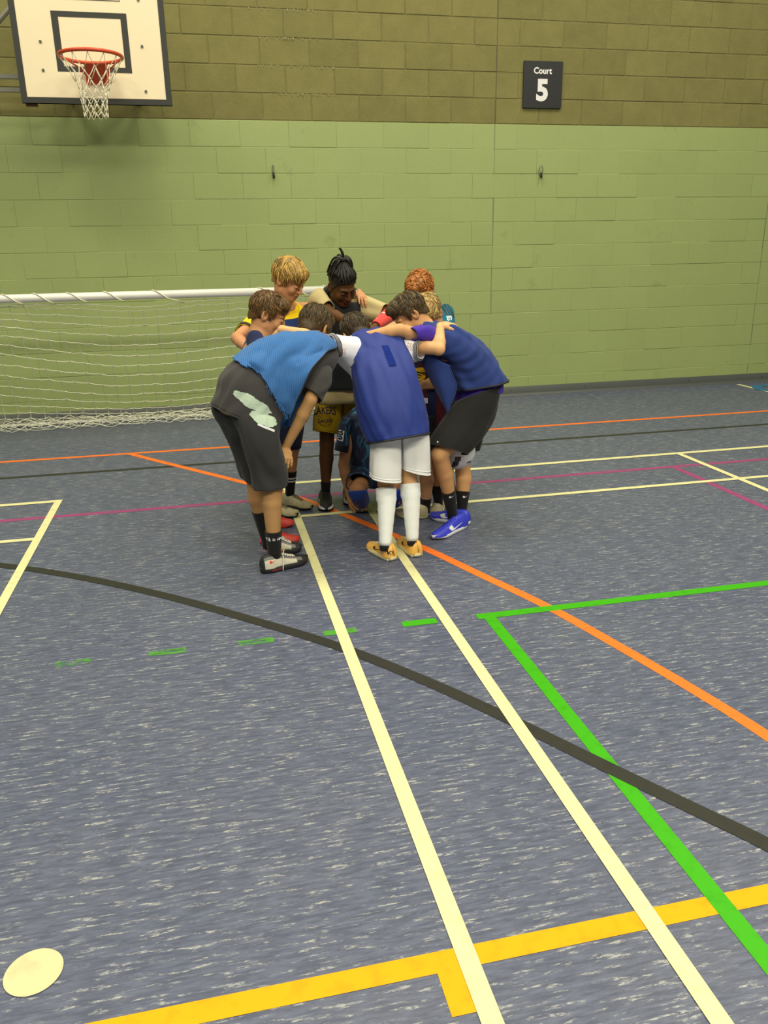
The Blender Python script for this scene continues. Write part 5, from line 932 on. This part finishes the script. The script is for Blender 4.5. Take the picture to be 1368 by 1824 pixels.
def zoneA(t, z):
    h = min(z, 1 - z)
    if t > .84 or h > .40: return 0
    if t > .70: return 0 if h < .1 else (1 if h < .3 else 0)
    if t < .08: return 0
    return 2 if h < .22 else (1 if h < .31 else 0)
sA, H, d, s, L = shoe('A', *DS['A_R'], p, M_s_black, M_s_sole, M_lace, solez=.030, hgt=.094, zone=zoneA, mats=[M_s_black, M_s_grey, M_s_cream])
decal('side_mark', swoosh(.034), H + d * .05 + s * .04 + A3(0, 0, .060), d, (0, 0, 1), [sA], M_orangep, sA)
mb = MB(); a = H + d * L * .42 + s * .030 + A3(0, 0, .088); mb.tube([a + A3(.01, .03, .012), a, a + s * .012 - A3(.004, 0, .03), a + s * .018 - A3(.010, 0, .065), a + s * .02 - A3(.012, 0, .085)], .0026, 6); obj('loose_lace', mb, M_lace, sA)
mb = MB(); mb.box((-.01, -.001, -.006), (.01, .001, .006)); 
decal('sole_mark', rect(.055, .010), H + d * .07 + s * .045 + A3(0, 0, .016), d, (0, 0, 1), [ch for ch in sA.children if ch.name.startswith('sole')], mat('dark_red_sole_print', (112, 44, 40), .5), sA)
shoe('A', *DS['A_L'], p, M_s_black, M_s_sole, M_lace, solez=.030, hgt=.094, zone=zoneA, mats=[M_s_black, M_s_grey, M_s_cream])
k1 = leg_sock('A', J, 'R', .70, M_bsock, p, over=.006); k2 = leg_sock('A', J, 'L', .50, M_bsock, p)
LETA = lambda ch: text_mesh(ch, .013, .02)
for i, ch in enumerate('ORDAN'):
    a = DX['A_sock']; decal('sock_letter', LETA(ch), A3(*a) + A3(1, .05, 0) * (-.040 + .0195 * i), (1, 0, 0), (0, 0, 1), [k1], M_white, k1)
decal('sock_letter', LETA('J'), DX['A_sock2'], (1, 0, 0), (0, 0, 1), [k2], M_white, k2)
# ======================================================================= boy B
p, J, c, M = build_body('B', 'person with back turned in royal blue bib, white shorts and long white socks')
sh, e = garment('shirt', ['B_shirt', 'B_sleeve_left', 'B_sleeve_right'], M_wht, p, wr=.008, freq=75)
for q in (1, 2):
    cuff_band(e[q], -5, len(e[q]), M_trim, sh)
    st = MB()
    for r in range(len(e[q]) - 4, len(e[q]) - 1, 1):
        R = e[q][r]; cen = R.mean(0); D = R - cen; D /= np.linalg.norm(D, axis=1)[:, None]; st.tube([tuple(x) for x in R + D * .0042], .0007, 4, closed=True)
    obj('cuff_stripes', st, M_wht, [o for o in sh.children if o.name.startswith('cuff')][-1] if False else sh)
for k in ('B_r1', 'B_r2'):
    dots = merge(*[(rect(.007, .0035), (-.02 + .012 * (i % 4) + .004 * (i // 4 % 2), -.012 + .008 * (i // 4))) for i in range(16)])
    decal('sleeve_print', dots, DX[k], (1, 0, 0), (0, -.3, 1), [sh], mat('faded_red_print', (222, 150, 110), .7), sh)
bib, e = garment('bib', ['B_bib'], M_rbib, p, wr=.013, freq=95, solid=.003, nu=72, sub=9, axis=(.10, -.66, -.75), stretch=.07)
hem_tape(e[0][-1], M_trim, bib, .0055)
for col in (4, 68):
    hem_tape(e[0][6:26, (col - 36) % 72 if False else col], M_trim, bib, .003, 'armhole_binding', False) if col == 68 else None
hem_tape(e[0][5:30, 36], M_trim, bib, .004, 'armhole_binding', False)
decal('number_tape', rect(.037, .125), DX['B_num'], (1, .1, 0), (0, .4, 1), [bib], M_tape, bib, off=.003)
so, e = garment('shorts', ['B_shorts_left', 'B_shorts_right'], M_wsh, p, wr=.007, freq=75, stretch=.15)
for q in (0, 1):
    hem_tape(e[q][-1], M_wsh, so, .004, 'hem'); hem_tape(e[q][-3], M_wsh, so, .0024, 'hem_stitch')
vsk = lambda k: J['kn' + k] + .09 * (J['an' + k] - J['kn' + k])
for k in 'LR':
    leg_sock('B', J, k, .10, M_wsock, p, t1=.97, bands=((0, .24),), over=.006)
    leg_sock('B', J, k, .90, M_bsock, p, name='under_sock', over=.005, drop=.012)
for k, hd, fd in (('L', (.40, -1.60), unit((-.33, .94))), ('R', (.535, -1.585), unit((-.13, .99)))):
    def zoneB(t, z): return 0
    s1, H, d, s, L = shoe('B', hd, (hd[0] + fd[0] * .236, hd[1] + fd[1] * .236), p, M_s_orange, M_s_osole, M_lace, w=.044, hgt=.088, zone=zoneB, mats=[M_s_orange], swm=M_s_black, sws=.075)
    mb = MB()
    for i in range(13):
        t = .06 + .88 * i / 12
        for sg in (1, -1):
            pp = H + d * t * L + s * sg * np.interp(t, [0, .2, .7, 1], [.024, .033, .038, .02]); mb.tube([pp + A3(0, 0, .001), pp + A3(0, 0, .012)], .006, 6)
    obj('studs', mb, M_s_osole, s1, kind='stuff')
    hl = MB(); q = H - d * .002; hl.tube([q + s * .004 + A3(0, 0, .03), q + s * .001 - d * .004 + A3(0, 0, .06), q + A3(0, 0, .092) + d * .012], .0035, 6); obj('heel_tab', hl, M_s_orange, s1)
    if k == 'L': decal('boot_lettering', text_mesh('KY', .020, .02), H + d * .045 + s * .038 + A3(0, 0, .045), d, (0, 0, 1), [s1], M_blackp, s1); decal('boot_lettering', text_mesh('KY', .02, .02), H + A3(-.012, 0, .048) - d * .002, s, (0, 0, 1), [s1], M_blackp, s1)
# ======================================================================= boy C
p, J, c, M = build_body('C', 'person bending in blue bib over purple shirt and black shorts, ball held between the legs')
sh, e = garment('shirt', ['C_shirt', 'C_sleeve', 'C_sleeve_far'], M_pur, p, wr=.007, freq=80)
mb = MB(); vs, fs, V = loft(DL['C_bib'], wr=.017, freq=80, seed=31, nu=64, sub=12, axis=(.75, 0, .45), stretch=.16); mb.add(vs, fs)
vs2, fs2, K2 = patch(DP['C_bib_front'], 8, 6, wr=.005, freq=26, seed=8); mb.add(vs2, fs2)
bib = obj('bib', mb, M_cbib, p, solid=.003); hem_tape(V[0], M_trim, bib, .0055)
hem_tape(K2[:, -1], M_cbib, bib, .003, 'side_seam', False); hem_tape(K2[-1], M_cbib, bib, .003, 'side_seam', False)
so, e = garment('shorts', ['C_shorts_near', 'C_shorts_far'], M_blk, p, wr=.015, freq=75, stretch=.2)
decal('small_white_mark', swoosh(.030), DX['C_sw'], (1, 0, .0), (0, .2, 1), [so], M_white, so)
hem_tape(e[0][-1], M_blk, so, .003, 'hem')
for k, sd in (('L', 1), ('R', 1)):
    a, b = J['kn' + k], J['an' + k]; kk = leg_sock('C', J, k, .60, M_bsock, p, drop=.03)
    decal('sock_mark', swoosh(.030), a + .68 * (b - a) + A3(0, -.04, 0) + A3(.006, 0, 0), (1, 0, 0), (0, 0, 1), [kk], M_white, kk)
shoe('C', *DS['C_L'], p, M_s_blue, M_s_wsole, M_s_blue, w=.042, hgt=.088, mats=[M_s_blue], swm=M_white, sws=.13, sides=(-1,))
shoe('C', *DS['C_R'], p, M_s_blue, M_s_wsole, M_s_blue, w=.042, hgt=.088, mats=[M_s_blue], swm=M_white, sws=.12, sides=(-1,))
# ball
M_ball = mat('white_ball_panel', (234, 228, 208), .4, .05); M_ballk = mat('black_ball_print', (44, 44, 48), .45, .1)
BC, BRD = A3(*DX['ball']), .104
def ball():
    root = empty('football', (BC[0], BC[1], BC[2] - BRD)); tag(root, 'white football with black print held between the black shorted legs', 'ball')
    ph = (1 + 5 ** .5) / 2; ico = [unit(v) for v in [(0,1,ph),(0,1,-ph),(0,-1,ph),(0,-1,-ph),(1,ph,0),(1,-ph,0),(-1,ph,0),(-1,-ph,0),(ph,0,1),(-ph,0,1),(ph,0,-1),(-ph,0,-1)]]
    dirs = ico + [unit(ico[a] + ico[b] + ico[d]) for a in range(12) for b in range(a) for d in range(b) if ico[a] @ ico[b] > .4 and ico[b] @ ico[d] > .4 and ico[a] @ ico[d] > .4]
    rot = np.array(Matrix.Rotation(.6, 3, 'X') @ Matrix.Rotation(.35, 3, 'Z')); dirs = [rot @ np.asarray(q) for q in dirs]
    n1, n2 = 64, 40; g = []
    for i in range(n2 + 1):
        for j in range(n1):
            a, b = math.pi * i / n2, 2 * math.pi * j / n1; g.append((math.sin(a) * math.cos(b), math.sin(a) * math.sin(b), math.cos(a)))
    g = np.array(g); dd = np.sort(g @ np.array(dirs).T + np.array([(-.012 if i < 12 else 0) for i in range(len(dirs))]), axis=1); seam = np.clip((dd[:, -1] - dd[:, -2]) / .035, 0, 1)
    r = BRD * (.985 + .015 * seam ** .6); V = BC + g * r[:, None]
    fs = [(i * n1 + j, (i + 1) * n1 + j, (i + 1) * n1 + (j + 1) % n1, i * n1 + (j + 1) % n1) for i in range(n2) for j in range(n1)]
    mb = MB(); mb.add(V, fs); pan = obj('panels', mb, M_ball, root)
    for dx, dz, w_, h_ in ((-.030, -.052, .028, .03), (-.024, -.022, .03, .026), (-.036, -.075, .022, .012), (.05, -.05, .03, .010)):
        decal('ball_print', rect(w_, h_), BC + A3(dx, -BRD, dz), (1, .15, 0), (.25, 0, 1), [pan], M_ballk, pan)
ball()
# ======================================================================= boy D
p, J, c, M = build_body('D', 'person in yellow shirt and navy bib standing at the left back of the huddle')
sh, e = garment('shirt', ['D_shirt', 'D_sleeve', 'D_sleeve_left'], M_yel, p, wr=.007, freq=75); cuff_band(e[1], -3, len(e[1]), M_trim, sh); 
bib, e = garment('bib', ['D_bib'], M_nbib, p, wr=.008, freq=75, solid=.003); hem_tape(e[0][0], M_yel, bib, .006, 'neck_binding')
garment('shorts', ['D_shorts_left', 'D_shorts_right'], M_navy, p)
for k in 'RL':
    a, b = J['kn' + k], J['an' + k]; leg_sock('D', J, k, .50, None, p, mats=([M_bsock, M_white], lambda t: 1 if .20 < t < .27 or .34 < t < .41 else 0))
shoe('D', *DS['D_R'], p, M_s_dirty, M_s_sole, M_dlace, w=.046, hgt=.088); shoe('D', *DS['D_L'], p, M_s_dirty, M_s_sole, M_dlace, w=.046, hgt=.088)
# ======================================================================= boy E
p, J, c, M = build_body('E', 'person facing the camera in black bib, beige tee and gold shorts, head bowed')
W = lambda *q: c + A3(*q) @ M
mb = MB(); PP = [(f_ell, (W(0, -.014, .032), M, A3(.0765, .095, .083)), .01, '+'), (lambda Q: (hairline(((Q - c) @ M.T)[:, 0], ((Q - c) @ M.T)[:, 1]) - ((Q - c) @ M.T)[:, 2]) * .7, (), 0, '&')]
v, f = surface_nets(PP, c - .14, c + .14, .0042); v, f = compact(v, f); mb.add(v, f); hr = obj('hair', mb, MH['E'], p)
rs = np.random.RandomState(4); cen = A3(0, -.014, .032); rad = A3(.0765, .095, .083); kno = A3(0, -.045, .135); mb = MB()
def dread(a0, el0, last=None):
    pts = []; d0 = A3(math.sin(a0) * math.cos(el0), math.cos(a0) * math.cos(el0), math.sin(el0)); d1 = unit((kno - cen) / rad)
    for i in range(7):
        t = i / 6; dd = unit(d0 * (1 - t) + d1 * t); pts.append(cen + dd * (rad + .004 + .030 * t ** 3) + rs.normal(0, .0016, 3))
    pts.append(kno + rs.normal(0, .008, 3)); pp = [W(*q) for q in pts]; mb.tube(pp, [.0042] + [.0058 + .0008 * math.sin(i * 2) for i in range(6)] + [.005], 6)
for el0, cnt in ((.08, 22), (.42, 20), (.8, 14)):
    for i in range(cnt):
        a = 2 * math.pi * i / cnt + el0
        fx = math.cos(a); dlt = .36 if fx > .3 and el0 < .3 else 0
        dread(a, el0 + dlt + (.12 if abs(math.sin(a)) > .8 else 0) + (-.25 if fx < -.5 and el0 < .3 else 0))
for i in range(16):   # loose ends fall from the knot
    a = rs.uniform(-2.6, 2.6) + math.pi; L = rs.uniform(.05, .11); o_ = A3(math.sin(a), math.cos(a), 0)
    pts = [kno + rs.normal(0, .006, 3), kno + o_ * .03 + A3(0, 0, .018), kno + o_ * .058 + A3(0, 0, -.01), kno + o_ * (.066 + .01 * rs.rand()) + A3(0, -.006, -.01 - L)]
    mb.tube([W(*q) for q in catmull(pts, 3)], [.0055] * 9 + [.003], 6)
mb.tube([W(*q) for q in catmull([kno, kno + A3(.004, .004, .035), kno + A3(.012, -.012, .062), kno + A3(.024, -.02, .075)], 3)], [.008] * 6 + [.007] * 3 + [.004], 6)
for i in range(10):
    a = i * .63; mb.tube([W(*(kno + A3(.016 * math.sin(a), .016 * math.cos(a), -.004))), W(*(kno + A3(.02 * math.sin(a), .02 * math.cos(a), .012))), W(*(kno + A3(.008 * math.sin(a + .6), .008 * math.cos(a + .6), .026)))], .0075, 6)
obj('dreadlocks', mb, MH['E'], hr)
sh, e = garment('tee', ['E_tee', 'E_sleeve', 'E_sleeve_left'], M_tee, p, wr=.008, freq=75)
bib, e = garment('bib', ['E_bib'], M_bbib, p, wr=.006, freq=70, solid=.003); hem_tape(e[0][-1], M_trim, bib, .004)
so, e = garment('shorts', ['E_shorts_right', 'E_shorts_left'], M_gold, p, wr=.007, freq=70, stretch=.15)
bw = .115
narrow = lambda sh, k: (sh[0] * np.array([k, 1]), sh[1])
decal('shorts_lettering', narrow(text_mesh('LAKERS', .042, .022), .70), DX['E_t1'], (1, 0, 0), (0, 0, 1), [so], M_purp, so, maxlen=.008, warp=lambda x, y: (x, y * (1 + 3.5 * abs(x)) - 1.6 * x * x))
decal('shorts_badge', merge((arc(.036, 0, 360, .003, 40), (0, 0)), (arc(.055, 60, 120, .002), (0, -.03)), (arc(.055, 240, 300, .002), (0, .03))), DX['E_t2'], (1, 0, 0), (0, 0, 1), [so], mat('olive_badge_print', (126, 98, 20), .6), so)
decal('shorts_lettering', narrow(text_mesh('LAKERS', .022, .012, .25), .85), DX['E_t2'], (1, 0, 0), (0, 0, 1), [so], M_purp, so, off=.003, maxlen=.008)
hem_tape(e[0][-1], M_gold, so, .003, 'hem')
for k in 'RL':
    a, b = J['kn' + k], J['an' + k]; leg_sock('E', J, k, .84, M_bsock, p)
def zoneE(t, z): return 1 if (min(z, 1 - z) < .16 and t > .55) else 0
for k, hd in (('R', (.214, -.475)), ('L', (.385, -.40))):
    shoe('E', hd, (hd[0] - .025, hd[1] - .235), p, M_s_black, M_s_black, M_s_black, w=.048, hgt=.098, zone=zoneE, mats=[M_s_black, M_white], swm=M_white, sws=.075, sides=(1,))
a, b = J['elL'], J['wrL']; k = sock(a - .05 * (b - a), a + .98 * (b - a), .043, .030, M_red, p, name='arm_sleeve'); k['label'] = 'coral arm sleeve with white marks'
v_ = unit(b - a)
for t, off in ((.3, 0), (.72, .0)):
    q = a + t * (b - a); decal('sleeve_mark', swoosh(.045), q + A3(-.0, -.04, .03), v_ * A3(1, 1, 1), (0, -.4, 1), [k], M_white, k)
# ======================================================================= boy F
p, J, c, M = build_body('F', 'person in plain navy bib and red boots, behind the person in charcoal tee')
garment('shirt', ['F_shirt', 'F_sleeve_right', 'F_sleeve_left'], M_stripe, p, wr=.006, freq=70)
bib, e = garment('bib', ['F_bib'], M_nbib, p, solid=.003); hem_tape(e[0][-1], M_trim, bib, .004)
garment('shorts', ['F_shorts_right', 'F_shorts_left'], M_blk, p)
def zoneF(t, z): return 1 if t < .14 else 0
shoe('F', *DS['F_R'], p, M_s_red, M_s_red, M_s_red, zone=zoneF, mats=[M_s_red, M_s_pink], swm=M_mintp, sws=.09, sides=(1,)); shoe('F', *DS['F_L'], p, M_s_red, M_s_red, M_s_red, zone=zoneF, mats=[M_s_red, M_s_pink], swm=M_mintp, sws=.09, sides=(1,))
for k in 'RL': a, b = J['kn' + k], J['an' + k]; leg_sock('F', J, k, .5, M_bsock, p)
# ======================================================================= boy G
p, J, c, M = build_body('G', 'person in teal shirt with black shoulder stripes at the right back of the huddle')
sh, e = garment('shirt', ['G_shirt', 'G_sleeve_left', 'G_sleeve_right'], M_teal, p)
for i in range(3): decal('shoulder_stripe', rect(.009, .075), A3(*DX['G_st']) + A3(.020 * i, 0, -.004 * i), (1, 0, .3), (-.35, -.4, 1), [sh], M_blackp, sh)
decal('shirt_number', text_mesh('89', .028, .02), DX['G_no'], (1, 0, 0), (0, 0, 1), [sh], M_white, sh)
garment('shorts', ['G_shorts_right', 'G_shorts_left'], M_blk, p)
for k in 'RL':
    a, b = J['kn' + k], J['an' + k]; leg_sock('G', J, k, .55, M_bsock, p); fw = FOOT['G' + k]; shoe('G', (b[0] - fw[0] * .05, b[1] - fw[1] * .05), (b[0] + fw[0] * .18, b[1] + fw[1] * .18), p, M_s_black, M_s_sole, M_lace)
# ======================================================================= boy H
p, J, c, M = build_body('H', 'person in maroon and navy striped shirt with a round yellow badge, head bowed')
nuH = 44
sh, e = garment('shirt', ['H_shirt', 'H_sleeve'], [M_maroon, M_stripe], p, colors=lambda r, q: 1 if (q // 4) % 2 else 0, nu=nuH)
ems = decal('shirt_badge', disc(.036), DX['H_em'], (1, 0, 0), (0, 0, 1), [sh], mat('yellow_badge', (232, 186, 20), .6, .03), sh, off=.003)
decal('badge_arcs', merge((arc(.050, 62, 112, .0075), (.0, -.036)), (arc(.035, 60, 114, .0065), (.0, -.035)), (arc(.021, 58, 116, .0055), (0, -.034))), DX['H_em'], (1, 0, 0), (-.05, 0, 1), [sh], M_blackp, ems, off=.0045)
so, e = garment('shorts', ['H_shorts_left', 'H_shorts_right'], M_blk, p)
decal('white_patch', rect(.018, .03), DX['H_wp'], (1, 0, 0), (.3, 0, 1), [sh], M_white, sh, off=.004)
leg_sock('H', J, 'L', .76, M_bsock, p); leg_sock('H', J, 'R', .55, M_bsock, p)
shoe('H', *DS['H_L'], p, M_s_tan, M_s_osole, M_lace); shoe('H', (.885, -.80), (.80, -.985), p, M_s_tan, M_s_osole, M_lace)
# ======================================================================= boy I
p, J, c, M = build_body('I', 'person crouching in navy and teal patterned kit in the middle of the huddle')
sh, e = garment('shirt', ['I_shirt', 'I_sleeve', 'I_sleeve_left'], M_kit, p); cuff_band(e[1], -5, len(e[1]), M_kitn, sh)
pt = decal('sleeve_patch', rect(.034, .060), DX['I_pt'], (1, 0, -.2), (.2, 0, 1), [sh], M_white, sh, off=.003)
decal('patch_glyph', merge((arc(.0085, 0, 360, .007), (0, .013)), (arc(.0085, 0, 360, .007), (0, -.013)), (rect(.022, .004), (0, 0.026))), DX['I_pt'], (1, 0, -.2), (.2, 0, 1), [sh], M_blackp, pt, off=.0045)
so, e = garment('shorts', ['I_shorts_right', 'I_shorts_left'], M_kit, p)
decal('shorts_badge', merge((rect(.022, .024), (0, 0)), (disc(.011), (0, -.012))), DX['I_bd'], (1, 0, 0), (0, .3, 1), [so], mat('pale_pink_badge', (196, 160, 150), .6), so, off=.003)
for k, m_ in (('R', M_pad), ('L', M_rpad)):
    a, b = J['kn' + k], J['an' + k]; mb = MB(); PP = [(f_cap, (a + A3(0, -.012, -.004), a + .55 * (b - a) + A3(0, -.01, -.02), .056, .050), .01, '+'), (lambda Q, a=a: (Q - a) @ unit((0, .25, .97)) - .002, (), 0, '&')]
    v, f = surface_nets(PP, a - .16, a + .16, .006); v, f = compact(v, f); mb.add(v, f); obj('knee_pad', mb, m_, p)
shoe('I', (.415, -.60), (.395, -.80), p, M_s_greyb, M_s_greyb, M_dlace); shoe('I', (.575, -.62), (.56, -.83), p, M_s_greyb, M_s_greyb, M_dlace)
